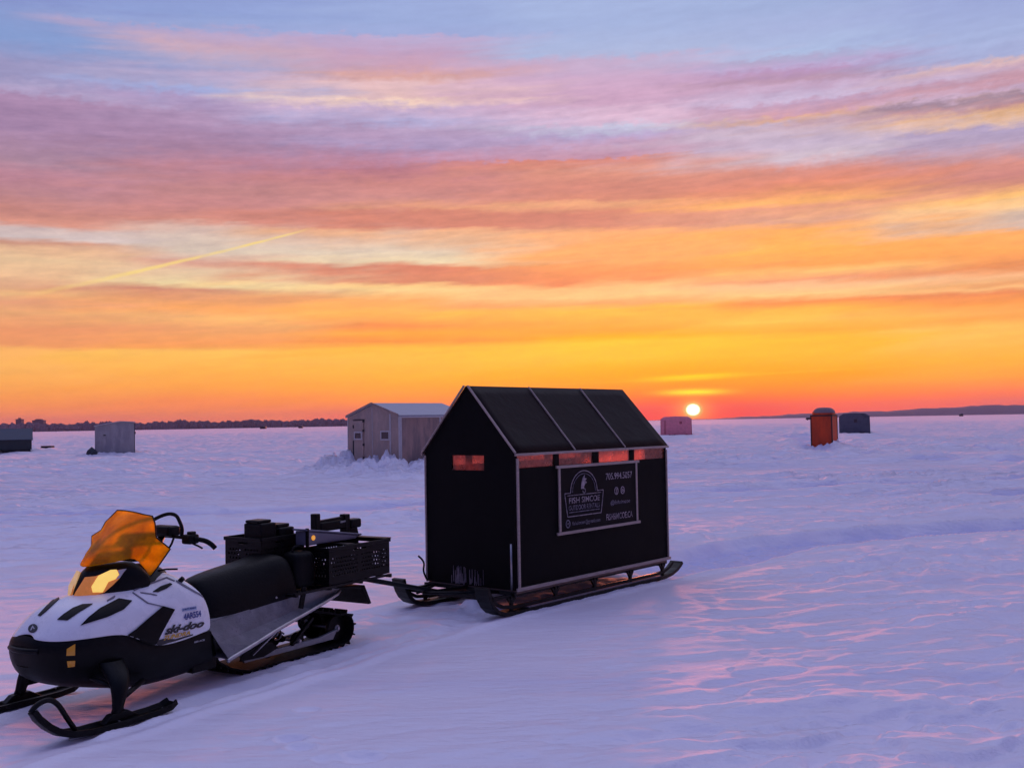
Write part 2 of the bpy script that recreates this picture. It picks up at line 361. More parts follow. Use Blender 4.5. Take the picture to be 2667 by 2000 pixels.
    def build(s, name, m, parent=None, smooth=False, bevel=0., sub=0, solid=0., solid_off=-1., weld=False, ang=40):
        me = bpy.data.meshes.new(name); me.from_pydata(s.v, [], s.f)
        bm = bmesh.new(); bm.from_mesh(me)
        if weld: bmesh.ops.remove_doubles(bm, verts=bm.verts, dist=1e-4)
        bmesh.ops.recalc_face_normals(bm, faces=bm.faces)
        bm.to_mesh(me); bm.free()
        me.materials.append(m)
        if smooth: me.shade_smooth()
        o = link(bpy.data.objects.new(name, me), parent)
        if solid:
            md = o.modifiers.new('solid', 'SOLIDIFY'); md.thickness = solid; md.offset = solid_off
        if bevel:
            md = o.modifiers.new('bevel', 'BEVEL'); md.width = bevel; md.segments = 2; md.limit_method = 'ANGLE'; md.angle_limit = R(35)
        if sub:
            md = o.modifiers.new('sub', 'SUBSURF'); md.levels = sub; md.render_levels = sub
        return o
def text_mesh(body, shear=0., spacing=1., fat=.012):
    cu = bpy.data.curves.new('lettering', 'FONT'); cu.body = body; cu.size = 1; cu.shear = shear; cu.space_character = spacing
    cu.resolution_u = 3; cu.offset = fat
    o = bpy.data.objects.new('lettering', cu); COL.objects.link(o)
    bpy.context.view_layer.update()
    me = bpy.data.meshes.new_from_object(o.evaluated_get(bpy.context.evaluated_depsgraph_get()))
    bpy.data.objects.remove(o); bpy.data.curves.remove(cu)
    xs = [v.co.x for v in me.vertices]; ys = [v.co.y for v in me.vertices]
    vs = [((v.co.x-min(xs))/(max(xs)-min(xs)), (v.co.y-min(ys))/(max(ys)-min(ys))) for v in me.vertices]
    fs = [tuple(p.vertices) for p in me.polygons]
    bpy.data.meshes.remove(me)
    return vs, fs

# ------------------------------------------------------------------ where the sledge train stands
SM_YAW = R(-121.5)
SM_F = Vector((math.cos(SM_YAW), math.sin(SM_YAW), 0)); SM_L = Vector((-SM_F.y, SM_F.x, 0))
SM_O = Vector((-2.235, 5.926, 0))-.45*SM_L
HUT_YAW = .8835
HU = Vector((math.cos(HUT_YAW), math.sin(HUT_YAW), 0)); HV = Vector((-HU.y, HU.x, 0))
HN = Vector((.0117, 9.1398, 0)); HUT_L, HUT_W = 2.5125, 1.0784
BIG = dict(c=(-3.53, 33.0), yaw=R(45), w=2.76, l=2.9)

# ------------------------------------------------------------------ snow cover (one sheet, 360 degrees, out to the far shores)
_rs = np.random.RandomState(7); _perm = _rs.permutation(1024); _g = _rs.uniform(0, 2*np.pi, 1024); _gx, _gy = np.cos(_g), np.sin(_g)
def perlin(x, y):
    xi = np.floor(x).astype(np.int64); yi = np.floor(y).astype(np.int64); xf = x-xi; yf = y-yi
    def gr(ix, iy, dx, dy):
        h = _perm[(_perm[ix & 1023]+iy) & 1023]; return _gx[h]*dx+_gy[h]*dy
    u = xf*xf*xf*(xf*(xf*6-15)+10); v = yf*yf*yf*(yf*(yf*6-15)+10)
    a = gr(xi, yi, xf, yf)*(1-u)+gr(xi+1, yi, xf-1, yf)*u
    b = gr(xi, yi+1, xf, yf-1)*(1-u)+gr(xi+1, yi+1, xf-1, yf-1)*u
    return (a*(1-v)+b*v)*1.5
def fbm(x, y, o=3, g=.5):
    t = np.zeros_like(x); a = 1.
    for k in range(o): t += a*perlin(x+17.3*k, y-9.1*k); x = x*2.03; y = y*2.03; a *= g
    return t
def sstep(x, a, b):
    t = np.clip((x-a)/(b-a), 0, 1); return t*t*(3-2*t)
def seg_path():
    pts = [SM_O+SM_F*1.2, SM_O+SM_F*-2.6]
    h = lambda u: HN+HU*u+HV*.54
    pts += [h(-.2), h(2.6), Vector((2.35, 12.55, 0)), Vector((3.3, 13.75, 0)), Vector((4.9, 14.75, 0)), Vector((6.6, 15.45, 0)), Vector((7.7, 15.75, 0)), Vector((9.5, 16.1, 0)), Vector((13, 16.4, 0)), Vector((24, 16., 0))]
    return [(p.x, p.y) for p in pts]
PATH = seg_path()
def path_dist(x, y, path):
    best = np.full_like(x, 1e9); side = np.zeros_like(x); along = np.zeros_like(x); acc = 0.
    for (ax, ay), (bx, by) in zip(path, path[1:]):
        dx, dy = bx-ax, by-ay; L = math.hypot(dx, dy)
        t = np.clip(((x-ax)*dx+(y-ay)*dy)/(L*L), 0, 1)
        d = np.hypot(x-ax-t*dx, y-ay-t*dy); s = np.sign((x-ax)*dy-(y-ay)*dx)
        m = d < best
        best = np.where(m, d, best); side = np.where(m, s, side); along = np.where(m, acc+t*L, along); acc += L
    return best, side, along
def rect_dist(x, y, cx, cy, yaw, x0, x1, y0, y1):
    c, s = math.cos(yaw), math.sin(yaw)
    u = (x-cx)*c+(y-cy)*s; v = -(x-cx)*s+(y-cy)*c
    du = np.maximum(np.maximum(x0-u, u-x1), 0); dv = np.maximum(np.maximum(y0-v, v-y1), 0)
    return np.hypot(du, dv)
RUTS3 = (([(-40, 24), (-12, 20.5), (-4, 20), (6, 24), (30, 30)], .55, .07), ([(40, 26), (18, 33), (14, 48), (22, 80), (30, 140)], .6, .10),
                      ([(60, 40), (24, 44), (19, 60), (26, 95)], .6, .10), ([(-60, 40), (-20, 41), (-8, 36), (4, 40), (40, 33)], .6, .09), ([(9, 21), (22, 25), (45, 28)], .5, .06))
RUTS = [(p, wd) for p, wd, dp in RUTS3]
MOUNDS = [ # cx, cy, yaw, rectangle, height, reach
    (BIG['c'][0], BIG['c'][1], BIG['yaw'], 0, BIG['l'], 0, BIG['w'], .50, 2.6),
    (-24.2, 64., 0, -1.3, 1.2, 0, 2., .22, 2.0),
    (16.67, 55., R(59), 0, 1.09, 0, 1.09, .26, 1.5),
    (32.6, 101, 0, -1.6, 1.3, 0, 2, .12, 1.6),
    (17.5, 114, 0, -1.7, 1.7, 0, 2, .14, 2.2),
    (-38, 80, 0, -3, 1.7, 0, 2, .16, 2.5),
]
FOOT = [(-1.2, 5.64, .085, 1.), (-1.12, 5.47, .075, .8), (-.78, 5.27, .11, .8), (-.95, 5.26, .07, .5), (-1.23, 6.2, .07, .5)]
def snow_h(x, y):
    r = np.hypot(x, y)
    al = x*.966+y*.26; ac = -x*.26+y*.966
    wx = fbm(x*.35, y*.35, 2)*.8
    h = .030*fbm(x*.11+3, y*.11, 2)
    s1 = fbm(al*.40+wx, ac*1.25+wx*1.5, 4)
    rid = 1-np.abs(s1)*2.2
    patch = sstep(fbm(x*.16+40, y*.16, 2), -.25, .35)
    near_l = 1-.85*(1-sstep(x*.9-(y-5.5)*.25, -.8, 1.8))*(1-sstep(y, 9.5, 14.))
    rough = (.40+.60*patch)*near_l
    far = .6+1.1*sstep(r, 12, 60)
    h += (.024*s1+.019*np.clip(rid, 0, 1)**2)*rough*far
    h += .0150*fbm(al*1.5+9, ac*5., 3)*(.3+.7*patch)*near_l*(1-sstep(r, 40, 80))
    h += .0042*fbm(al*5+9, ac*11, 2)*(.2+.8*patch)*(.15+.85*near_l)*(1-sstep(r, 14, 30))
    h += .10*fbm(al*.05, ac*.16+5, 3)*sstep(r, 16, 60)
    h += .080*np.clip(fbm(al*.16+1, ac*.75+2, 4), -.25, 1)*sstep(r, 13, 34)
    s4 = fbm(al*.22+7+wx*.6, ac*.95+3+wx, 4); h += .075*(np.clip(1-np.abs(s4)*2.4, 0, 1)**2)*sstep(r, 13, 30)*(.3+.7*sstep(fbm(x*.07+4, y*.05, 2), -.3, .3))
    h += .058*np.abs(fbm(al*.85+wx+21, ac*2.1+wx+4, 3))*rough*(1-sstep(r, 18, 36))
    hl = fbm(al*1.15+50+wx*.5, ac*2.3+wx+12, 4); h -= .040*np.clip((hl-.04)/.20, 0, 1)*(.35+.65*patch)*(.10+.90*near_l)*(1-sstep(r, 14, 30))
    h += .011*fbm(x*3.4+5, y*3.4, 3)*(.35+.65*patch)*(.22+.78*near_l)*(1-sstep(r, 14, 28))
    # broken wind crust: low plates with abrupt edges
    band = sstep(fbm(x*.05+9, y*.09+2, 3), -.28, .22)
    p1 = fbm(al*.13+wx*.5, ac*.52+wx, 4); h += .095*np.clip((p1-.10)/.10, 0, 1)*band*sstep(r, 15, 32)
    p2 = fbm(al*.33+5, ac*1.25+wx+8, 4); h += .046*np.clip((p2-.06)/.13, 0, 1)*(.25+.75*band)*sstep(r, 11, 20)
    p3 = fbm(al*.75+5+wx, ac*2.9+wx+8, 4); h += .022*np.clip((p3-.02)/.20, 0, 1)*(.3+.7*patch)*(.12+.88*near_l)*(1-sstep(r, 20, 40))
    # worn tracks crossing the ice farther out
    for p, wd, dp in RUTS3:
        d, _, _ = path_dist(x, y, p)
        d = d+.18*perlin(x*.6, y*.6)
        h += -dp*1.5*np.exp(-(d/wd)**2)+dp*np.exp(-((d-wd*1.9)/(wd*.7))**2)
    d, side, along = path_dist(x, y, PATH)
    d2 = d+.05*perlin(x*1.4, y*1.4)
    hut_end = 2.6+1.2+6.9
    beyond = sstep(along, 7.2, 9.2)
    keep = sstep(d2, .62, 1.5)
    h *= np.where(d < 3, .10+.90*keep, 1.)
    inner = 1-sstep(d2, .50, .66)
    lump = .010*fbm(x*3.5, y*3.5, 3)
    trench = inner*(-.004+lump*(.5+1.6*sstep(along, 3.3, 3.9)))+np.exp(-((d2-.70)/.045)**2)*(.030+.026*beyond)*(.75+.6*perlin(x*1.7, y*1.7))+np.exp(-((d2-.48)/.05)**2)*-.010
    trench += beyond*(-.130*(1-sstep(d2, .54, .74))+inner*(lump*1.8+.030*np.abs(fbm(x*2.6+3, y*2.6, 3)))-.045*np.exp(-((d2-.42)/.06)**2))
    h += trench
    # loose snow pushed up in front of the hut sledge
    pu = (x-(HN+HU*-.05+HV*.45).x)**2+(y-(HN+HU*-.05+HV*.45).y)**2
    h += .075*np.exp(-pu/.045)*(1+.5*fbm(x*9, y*9, 2))
    for cx, cy, yaw, x0, x1, y0, y1, H, RR in MOUNDS:
        m = (np.abs(x-cx) < 9) & (np.abs(y-cy) < 9)
        if m.any():
            xx, yy = x[m], y[m]
            dd = rect_dist(xx, yy, cx, cy, yaw, x0, x1, y0, y1)+.45*fbm(xx*.9, yy*.9, 3)
            h[m] += H*(1-sstep(dd, -.1, RR))*(1+.55*fbm(xx*2.0, yy*2.0, 3)+.30*fbm(xx*6., yy*6., 2))
    # snow shouldered aside by skis and runners
    lx = (x-SM_O.x)*SM_F.x+(y-SM_O.y)*SM_F.y; ly = (x-SM_O.x)*SM_L.x+(y-SM_O.y)*SM_L.y
    for s in (.45, -.45):
        e_ = np.abs(ly-s)
        h += (.020*np.exp(-((e_-.105)/.028)**2)*(1+.6*perlin(x*6, y*6))-.010*np.exp(-(e_/.05)**2)*sstep(-lx, .40, .48))*sstep(.28-lx, 0, .15)*sstep(lx, -3.4, -2.2)
    e_ = np.abs(np.abs(ly)-.24); h += .016*np.exp(-(e_/.03)**2)*(1+.7*perlin(x*7, y*7))*sstep(-lx, .9, 1.2)*sstep(lx, -2.9, -2.2)
    hx = (x-HN.x)*HU.x+(y-HN.y)*HU.y; hy = (x-HN.x)*HV.x+(y-HN.y)*HV.y
    for q in (-.065, 1.14): h += .018*np.exp(-((hy-q)/.03)**2)*(1+.6*perlin(x*6, y*6))*sstep(hx, -.25, .1)*sstep(2.9-hx, 0, .4)
    for fx, fy, fr, fd in FOOT:
        q = ((x-fx)/fr)**2+((y-fy)/(fr*.75))**2
        h += fd*(-.034*np.exp(-q*q)+.010*np.exp(-((np.sqrt(q)-1.25)/.25)**2))
    return h
def snow_z(x, y): return float(snow_h(np.array([float(x)]), np.array([float(y)]))[0])
def build_snow():
    fine = np.radians(np.linspace(-40, 40, 760)); coarse = np.radians(np.linspace(40, 320, 72))[1:-1]
    az = np.concatenate([fine, coarse]); n = len(az)
    rr = np.concatenate([[.6, 1.2, 1.8, 2.4, 3.0], np.exp(np.linspace(math.log(3.3), math.log(40), 640)), np.exp(np.linspace(math.log(40), math.log(300), 330))[1:], np.exp(np.linspace(math.log(300), math.log(4800), 60))[1:]])
    RR, AA = np.meshgrid(rr, az, indexing='ij')
    x = (RR*np.sin(AA)).ravel(); y = (RR*np.cos(AA)).ravel()
    z = snow_h(x, y)
    z *= 1-sstep(np.hypot(x, y), 250, 600)
    z -= .02*sstep(np.hypot(x, y), 900, 1500)
    V = np.empty((len(x)+1, 3)); V[:-1, 0] = x; V[:-1, 1] = y; V[:-1, 2] = z; V[-1] = (0, 0, z[:n].mean())
    k = len(rr)
    i, j = np.meshgrid(np.arange(k-1), np.arange(n), indexing='ij'); j2 = (j+1) % n
    Q = np.stack([i*n+j, (i+1)*n+j, (i+1)*n+j2, i*n+j2], -1).reshape(-1, 4)[:, ::-1]
    T = np.stack([np.full(n, len(x)), np.arange(n), (np.arange(n)+1) % n], -1)[:, ::-1]
    me = bpy.data.meshes.new('snow')
    me.vertices.add(len(V)); me.vertices.foreach_set('co', V.ravel())
    li = np.concatenate([Q.ravel(), T.ravel()]); me.loops.add(len(li)); me.loops.foreach_set('vertex_index', li.astype(np.int32))
    st = np.concatenate([np.arange(len(Q))*4, len(Q)*4+np.arange(n)*3]); me.polygons.add(len(st))
    me.polygons.foreach_set('loop_start', st.astype(np.int32))
    me.update(calc_edges=True); me.validate()
    # packed, bluer snow where sleds have run, its blue painting the troughs' shade
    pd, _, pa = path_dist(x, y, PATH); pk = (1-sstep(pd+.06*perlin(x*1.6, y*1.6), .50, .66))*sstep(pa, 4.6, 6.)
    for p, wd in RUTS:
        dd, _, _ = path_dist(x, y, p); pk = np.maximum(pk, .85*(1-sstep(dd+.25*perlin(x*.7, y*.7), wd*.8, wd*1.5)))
    at = me.attributes.new('packed_shade', 'FLOAT', 'POINT'); at.data.foreach_set('value', np.append(pk, 0.).astype(np.float32))
    me.shade_smooth()
    if me.polygons[10].normal.z < 0: me.flip_normals()
    m = bpy.data.materials.new('snow'); m.use_nodes = True; N = NT(m.node_tree); b = m.node_tree.nodes['Principled BSDF']
    tc = N.n('ShaderNodeTexCoord'); mp = N.n('ShaderNodeMapping'); m.node_tree.links.new(tc.outputs['Object'], mp.inputs[0])
    mp.inputs['Rotation'].default_value = (0, 0, R(-15)); mp.inputs['Scale'].default_value = (.45, 1.4, 1)
    n1 = N.noise(mp.outputs[0], 2.2, 6, .6); n2 = N.noise(mp.outputs[0], 8.5, 6, .66); n3 = N.noise(tc.outputs['Object'], 160., 2, .6)
    at = N.n('ShaderNodeAttribute', attribute_name='packed_shade')
    mz = N.n('ShaderNodeMapping'); m.node_tree.links.new(tc.outputs['Object'], mz.inputs[0]); mz.inputs['Rotation'].default_value = (0, 0, R(-8)); mz.inputs['Scale'].default_value = (.07, .42, 1)
    sc_ = N.mr(N.noise(mz.outputs[0], 1., 6, .62, .5), .50, .66)
    col = N.mix(N.m('MULTIPLY', sc_, .75), (.93, .90, .95, 1), (.74, .75, .90, 1))  # bluish streaks like scoured crust, painting the shade of far drift faces
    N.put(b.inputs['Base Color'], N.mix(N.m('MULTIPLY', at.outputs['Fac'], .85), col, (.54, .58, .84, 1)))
    sx = N.n('ShaderNodeSeparateXYZ'); m.node_tree.links.new(tc.outputs['Object'], sx.inputs[0])
    N.put(b.inputs['Roughness'], N.mr(n1, .3, .7, .66, .86, False)); b.inputs['Specular IOR Level'].default_value = .30
    b.inputs['Sheen Weight'].default_value = 1.0; b.inputs['Sheen Roughness'].default_value = .55; b.inputs['Sheen Tint'].default_value = (1, .84, .90, 1)
    h = N.m('ADD', N.m('MULTIPLY', n1, .030), N.m('ADD', N.m('MULTIPLY', n2, N.mr(sx.outputs[0], -3., 2., .008, .022)), N.m('MULTIPLY', n3, .0020)))
    # drifts and old ruts on the open ice farther out
    ln = N.n('ShaderNodeVectorMath', operation='LENGTH'); m.node_tree.links.new(tc.outputs['Object'], ln.inputs[0])
    far = N.mr(ln.outputs['Value'], 11., 30.)
    mq = N.n('ShaderNodeMapping'); m.node_tree.links.new(tc.outputs['Object'], mq.inputs[0]); mq.inputs['Rotation'].default_value = (0, 0, R(-8)); mq.inputs['Scale'].default_value = (.16, .62, 1)
    n4 = N.noise(mq.outputs[0], 1., 6, .62, .4); n5 = N.noise(mq.outputs[0], 4.2, 4, .65, .3)
    h = N.m('ADD', h, N.m('MULTIPLY', far, N.m('ADD', N.m('MULTIPLY', n4, .34), N.m('MULTIPLY', n5, .10))))
    bp = N.n('ShaderNodeBump'); bp.inputs['Strength'].default_value = .95; bp.inputs['Distance'].default_value = 1.
    N.put(bp.inputs['Height'], h); N.put(b.inputs['Normal'], bp.outputs[0])
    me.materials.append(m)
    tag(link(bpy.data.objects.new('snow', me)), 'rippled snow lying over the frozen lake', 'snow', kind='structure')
build_snow()

# ------------------------------------------------------------------ air
def build_haze():
    o = MB().box(-4900, 4900, -4900, 4900, -1.2, 64).build('haze', bpy.data.materials.new('haze'))
    m = o.data.materials[0]; m.use_nodes = True; t = m.node_tree; t.nodes.clear()
    v = t.nodes.new('ShaderNodeVolumePrincipled'); out = t.nodes.new('ShaderNodeOutputMaterial'); t.links.new(v.outputs[0], out.inputs[1])
    v.inputs['Color'].default_value = (.64, .58, .86, 1); v.inputs['Density'].default_value = .00009; v.inputs['Anisotropy'].default_value = .12
    tag(o, kind='stuff'); o['label'] = 'thin dusk haze over the ice'
build_haze()

# ------------------------------------------------------------------ far shores
def build_treeline():
    rnd = random.Random(3); mb = MB()
    # low wooded bank on the left, thousands of crowns that read as one mass
    for k in range(6500):
        a = rnd.uniform(-46, 3); d = rnd.uniform(2250, 2700)
        taper = min(1, max(.25, (9-a)/26))
        x, y = d*math.sin(R(a)), d*math.cos(R(a))
        hgt = (rnd.uniform(14.5, 16.5)+1.6*math.sin(a*1.7)+1.2*math.sin(a*5.3)+1.3*math.sin(a*17))*(.70+.30*taper)
        if rnd.random() < .02: hgt *= 1.15
        w = rnd.uniform(4, 9); n = 6; vs = []
        for lv, (zz, rr) in enumerate(((-.5, .75), (.45, 1.), (.8, .62), (1., .12))):
            for i in range(n):
                t = 2*math.pi*(i+.5*lv)/n; q = w*rr*rnd.uniform(.7, 1.15)
                vs.append((x+q*math.cos(t), y+q*math.sin(t), max(-.5, hgt*zz+rnd.uniform(-.6, .6))))
        fs = [(l*n+i, l*n+(i+1) % n, (l+1)*n+(i+1) % n, (l+1)*n+i) for l in range(3) for i in range(n)]+[tuple(range(3*n, 4*n))]
        mb.add(vs, fs)
    tag(mb.build('treeline', M['tree']), 'far dark wooded shore along the left horizon', 'treeline', kind='stuff')
    # long hills on the right
    pts = []; mbh = MB(); rows = []
    for a in np.linspace(-2, 50, 160):
        hgt = 6+24*float(sstep(np.array([a]), 11., 24.)[0])+3*math.sin(a*.55)+1.6*math.sin(a*2.1+1)+.8*math.sin(a*5.7)
        hgt *= .35+.65*float(sstep(np.array([a]), 6, 15)[0])
        row = []
        for d, q in ((3700, -.03), (3760, .35), (3900, .7), (4050, 1.), (4300, .8), (4600, -.03)):
            row.append((d*math.sin(R(a)), d*math.cos(R(a)), hgt*q+(.8*math.sin(a*9.3+d) if q > 0 else 0)))
        rows.append(row)
    tag(mbh.grid(rows).build('hills', M['hill'], smooth=True), 'low dark hills on the far right shore', 'hills', kind='structure')
build_treeline()

# ------------------------------------------------------------------ the towed ice hut
def build_hut():
    root = thing('towed_ice_hut', 'black tarpaulin ice hut with gable roof and banner on a sled, hitched behind the snowmobile', 'ice hut', HN, HUT_YAW)
    ZB, ZE, ZR = .20, 1.388, 1.976
    Lh, Wd = HUT_L, HUT_W
    # walls: flat panels with real openings, thickened inwards
    def front_wall(x, inward, wy0, wy1, wz0, wz1, name):
        m = MB()
        zt = ZE-.004
        ys = [.0, wy0, wy1, Wd]; zs = [ZB, wz0, wz1, zt]
        V = [(x, yy, zz) for zz in zs for yy in ys]
        F = []
        for r in range(3):
            for c in range(3):
                if r == 1 and c == 1: continue
                F.append((r*4+c, r*4+c+1, (r+1)*4+c+1, (r+1)*4+c))
        V.append((x, Wd/2, ZR-.012)); F.append((12, 13, 14, 15, 16))
        m.add(V, F)
        return m.build(name, M['tarp_wall'], root, solid=.018, solid_off=0)
    front_wall(.0095, 1, .354, .740, 1.229, 1.362, 'gable_wall')
    front_wall(Lh-.0095, 1, .25, .86, 1.15, 1.36, 'gable_wall')
    spans = [(.032, .563), (.640, 1.180), (1.278, 1.822), (1.900, 2.482)]
    def side_wall(y, name):
        xs = [.0195]+[v for s_ in spans for v in s_]+[Lh-.0195]; zs = [ZB, 1.252, 1.376, ZE]
        V = [(xx, y, zz) for zz in zs for xx in xs]; n = len(xs); F = []
        for r in range(3):
            for c in range(n-1):
                if r == 1 and c % 2 == 1: continue
                F.append((r*n+c, r*n+c+1, (r+1)*n+c+1, (r+1)*n+c))
        return MB().add(V, F).build(name, M['tarp_wall'], root, solid=.018, solid_off=0)
    side_wall(.0095, 'wall'); side_wall(Wd-.0095, 'wall')
    MB().box(.006, .010, .350, .744, 1.225, 1.366).build('window_pane', M['pane'], root)
    MB().box(Lh-.010, Lh-.006, .246, .864, 1.146, 1.364).build('window_pane', M['pane'], root)
    for y in (.008, Wd-.008):
        for k, (a, b) in enumerate(spans):
            MB().box(a-.006, b+.006, y-.002, y+.002, 1.247, 1.381).build('window_pane', M['pane'], root)
    # roof: two slopes of sagging tarpaulin
    run = Wd/2+.014; rise = (ZR-ZE)*(run/(Wd/2))
    for s in (1, -1):
        rows = []
        for i in range(22):
            u = i/21; row = []
            for j in range(9):
                v = j/8
                xx = -.012+(Lh+.018)*u; yy = Wd/2-s*run*v; zz = ZR-rise*v
                bay = abs(math.sin(math.pi*3*u)); sag = .007*bay*math.sin(math.pi*v)
                nrm = Vector((0, -s*rise, run)).normalized()
                row.append((xx, yy-nrm.y*sag, zz-nrm.z*sag+.004))
            rows.append(row)
        MB().grid(rows).build('roof', M['tarp'], root, smooth=True, solid=.010, solid_off=1)
    # pale wooden strips
    def strip(a, b, w, h, name='batten', up=(0, 0, 1), m='wood'): return MB().bar(a, b, w, h, up).build(name, M[m], root, bevel=.002)
    e = .012
    sl_ = Vector((0, -run, -rise)).normalized()
    for xx in (-.018, .862, 1.707):
        wdt = .020 if xx < 0 else .014
        for s in (1, -1):
            if s == -1 and xx > 0: continue
            n_ = Vector((0, -s*rise, run)).normalized()
            a = Vector((xx, Wd/2-s*.012, ZR+.004))+n_*.013; b = Vector((xx, Wd/2-s*(run-.0), ZR-rise+.004))+n_*.013
            strip(a, b, wdt, .014, up=n_)
    strip((-.025, -.026, ZE-.018), (Lh+.008, -.026, ZE-.018), .014, .022, 'eave_strip')
    strip((-.025, Wd+.026, ZE-.018), (Lh+.008, Wd+.026, ZE-.018), .014, .022, 'eave_strip')
    strip((.024, -.010, ZB+.02), (.024, -.010, ZE-.05), .026, .016, up=(0, -1, 0))
    strip((Lh-.012, -.010, ZB+.02), (Lh-.012, -.010, ZE-.05), .016, .016, up=(0, -1, 0))
    strip((-.010, Wd-.010, ZB+.02), (-.010, Wd-.010, ZE-.03), .014, .014, up=(-1, 0, 0))
    strip((-.01, -.012, ZB+.006), (Lh+.02, -.012, ZB+.006), .020, .028)
    # snow and frost scraped on the front wall
    rnd = random.Random(5); fb = MB()
    for k in range(56):
        yy = rnd.choice((rnd.uniform(.38, .56), rnd.uniform(.58, .76), rnd.uniform(.60, .74))); hh = rnd.uniform(.03, .15); z0 = ZB+rnd.uniform(.0, .03); w = rnd.uniform(.0015, .0055)
        fb.add([(-.004, yy, z0), (-.004, yy+w, z0), (-.004, yy+w*.7, z0+hh), (-.004, yy+w*.2, z0+hh*.96)], [(0, 1, 2, 3)])
    fb.build('frost_streaks', M['frost'], root, solid=.003)
    # banner on the near side
    bx0, bx1, bz0, bz1 = .604, 1.925, .632, 1.238
    sg = MB().box(bx0+.02, bx1-.02, -.012, -.006, bz0+.012, bz1-.012).build('banner', M['banner'], root)
    fr = MB()
    for z in (bz0, bz1): fr.bar((bx0-.03, -.016, z), (bx1+.03, -.016, z), .018, .026)
    for x in (bx0+.016, bx1-.016): fr.bar((x, -.013, bz0+.012), (x, -.013, bz1-.012), .014, .028, (1, 0, 0))
    fr.build('banner_frame', M['wood'], sg, bevel=.002)
    Y = -.0145
    def put_text(body, x0, x1, z0, z1, m, shear=0., spacing=1.):
        vs, fs = text_mesh(body, shear, spacing)
        MB().add([(x0+(x1-x0)*u, Y, z0+(z1-z0)*v) for u, v in vs], fs).build('lettering', M[m], sg)
    put_text('705.994.5057', 1.368, 1.830, 1.080, 1.145, 'print')
    put_text('@fishsimcoe', 1.440, 1.785, .825, .880, 'print_dim', .15)
    put_text('FISHSIMCOE.CA', 1.365, 1.825, .690, .752, 'print')
    put_text('FISH', .762, .930, .893, .948, 'print'); put_text('SIMCOE', .962, 1.258, .893, .948, 'print')
    put_text('OUTDOOR RENTALS', .756, 1.256, .830, .876, 'print_dim')
    put_text('fishsimcoe@gmail.com', .805, 1.262, .682, .730, 'print_dim')
    def poly_ring(pts, w, m='print'):
        b = MB()
        for p, q in zip(pts, pts[1:]): b.bar((p[0], Y, p[1]), (q[0], Y, q[1]), .003, w, (p[1]-q[1]+1e-6, 0, q[0]-p[0]))
        return b.build('emblem', M[m], sg)
    arch = [(1.003+.214*math.cos(t), .992+.196*math.sin(t)) for t in np.linspace(math.pi, 0, 26)]
    poly_ring(arch, .008); poly_ring([(1.003+(x-1.003)*.86, .992+(z-.992)*.86) for x, z in arch], .005, 'print_dim')
    poly_ring([(.789, .990), (.696, .990), (.736, .775), (1.277, .775), (1.322, .990), (1.217, .990)], .008)
    poly_ring([(.735, .968), (1.283, .968)], .006); poly_ring([(.762, .812), (1.252, .812)], .007, 'print_dim')
    fish = [(.955, 1.02), (.963, 1.075), (.985, 1.125), (1.02, 1.150), (1.012, 1.118), (1.050, 1.112), (1.022, 1.095), (1.052, 1.075), (1.018, 1.062), (1.0, 1.035), (1.016, 1.010), (.990, 1.020)]
    b = MB().prism(fish, 'y', Y-.0015, Y+.0015).build('emblem', M['print'], sg)
    hook = [(1.020, 1.02), (1.024, .992), (1.006, .978), (.985, .988), (.985, 1.004)]
    poly_ring(hook, .008)
    def disc(x, z, r, inner, m='print'):
        t = [(x+r*math.cos(a), z+r*1.12*math.sin(a)) for a in np.linspace(0, 2*math.pi, 21)]
        poly_ring(t, r*.34, m); inner(x, z, r)
    disc(1.545, .966, .030, lambda x, z, r: poly_ring([(x+.4*r, z+.55*r), (x+.05*r, z+.5*r), (x+.05*r, z-.9*r)], r*.3))
    disc(1.655, .966, .030, lambda x, z, r: poly_ring([(x+.4*r*math.cos(a), z+.4*r*math.sin(a)) for a in np.linspace(0, 6.3, 12)], r*.25))
    disc(.740, .711, .030, lambda x, z, r: poly_ring([(x-.5*r, z+.3*r), (x, z-.2*r), (x+.5*r, z+.3*r)], r*.3, 'print_dim'), 'print_dim')
    # rods, latch and tie rope at the corners
    MB().tube([(-.022, .040, .20), (-.022, .040, .60)], .009).build('corner_rod', M['steel'], root, smooth=True)
    MB().box(Lh+.004, Lh+.035, .02, .06, .24, .36).build('latch', M['black_steel'], root, bevel=.006)
    MB().tube([(-.02, Wd-.03, .20), (-.03, Wd+.00, .26), (-.03, Wd+.015, .30), (-.02, Wd+.01, .36), (-.03, Wd+.03, .40), (-.05, Wd+.06, .43)], .009, smooth=2).build('tie_rope', M['rubber'], root, smooth=True)
    # sled
    MB().box(0, Lh, .02, Wd-.02, .165, .196).build('deck', M['plank'], root)
    for y in (.045, Wd-.045):
        MB().bar((-.30, y, .160), (Lh+.02, y, .160), .035, .030).build('sled_rail', M['black_steel'], root, bevel=.004)
    for y in (0.025, Wd-.025):
        sy = 1 if y < .5 else -1
        y0, y1 = sorted((y-.055, y+.095)) if sy > 0 else sorted((y+.055, y-.095))
        path = [(-.425, .268), (-.412, .215), (-.385, .150), (-.345, .092), (-.285, .044), (-.20, .014), (-.10, .002), (.0, -.002)]
        path += [(x, -.002) for x in np.linspace(.25, 2.25, 9)]+[(2.42, .004), (2.55, .022), (2.66, .055), (2.74, .098), (2.77, .122)]
        rn = MB().strip(path, y0, y1, .034).build('runner', M['black_steel'], root, smooth=False, bevel=.004)
        MB().strip([(x, .034) for x in np.linspace(.15, 2.35, 10)], y0+.02, y1-.02, .010).build('snow_crust', M['frost'], rn)
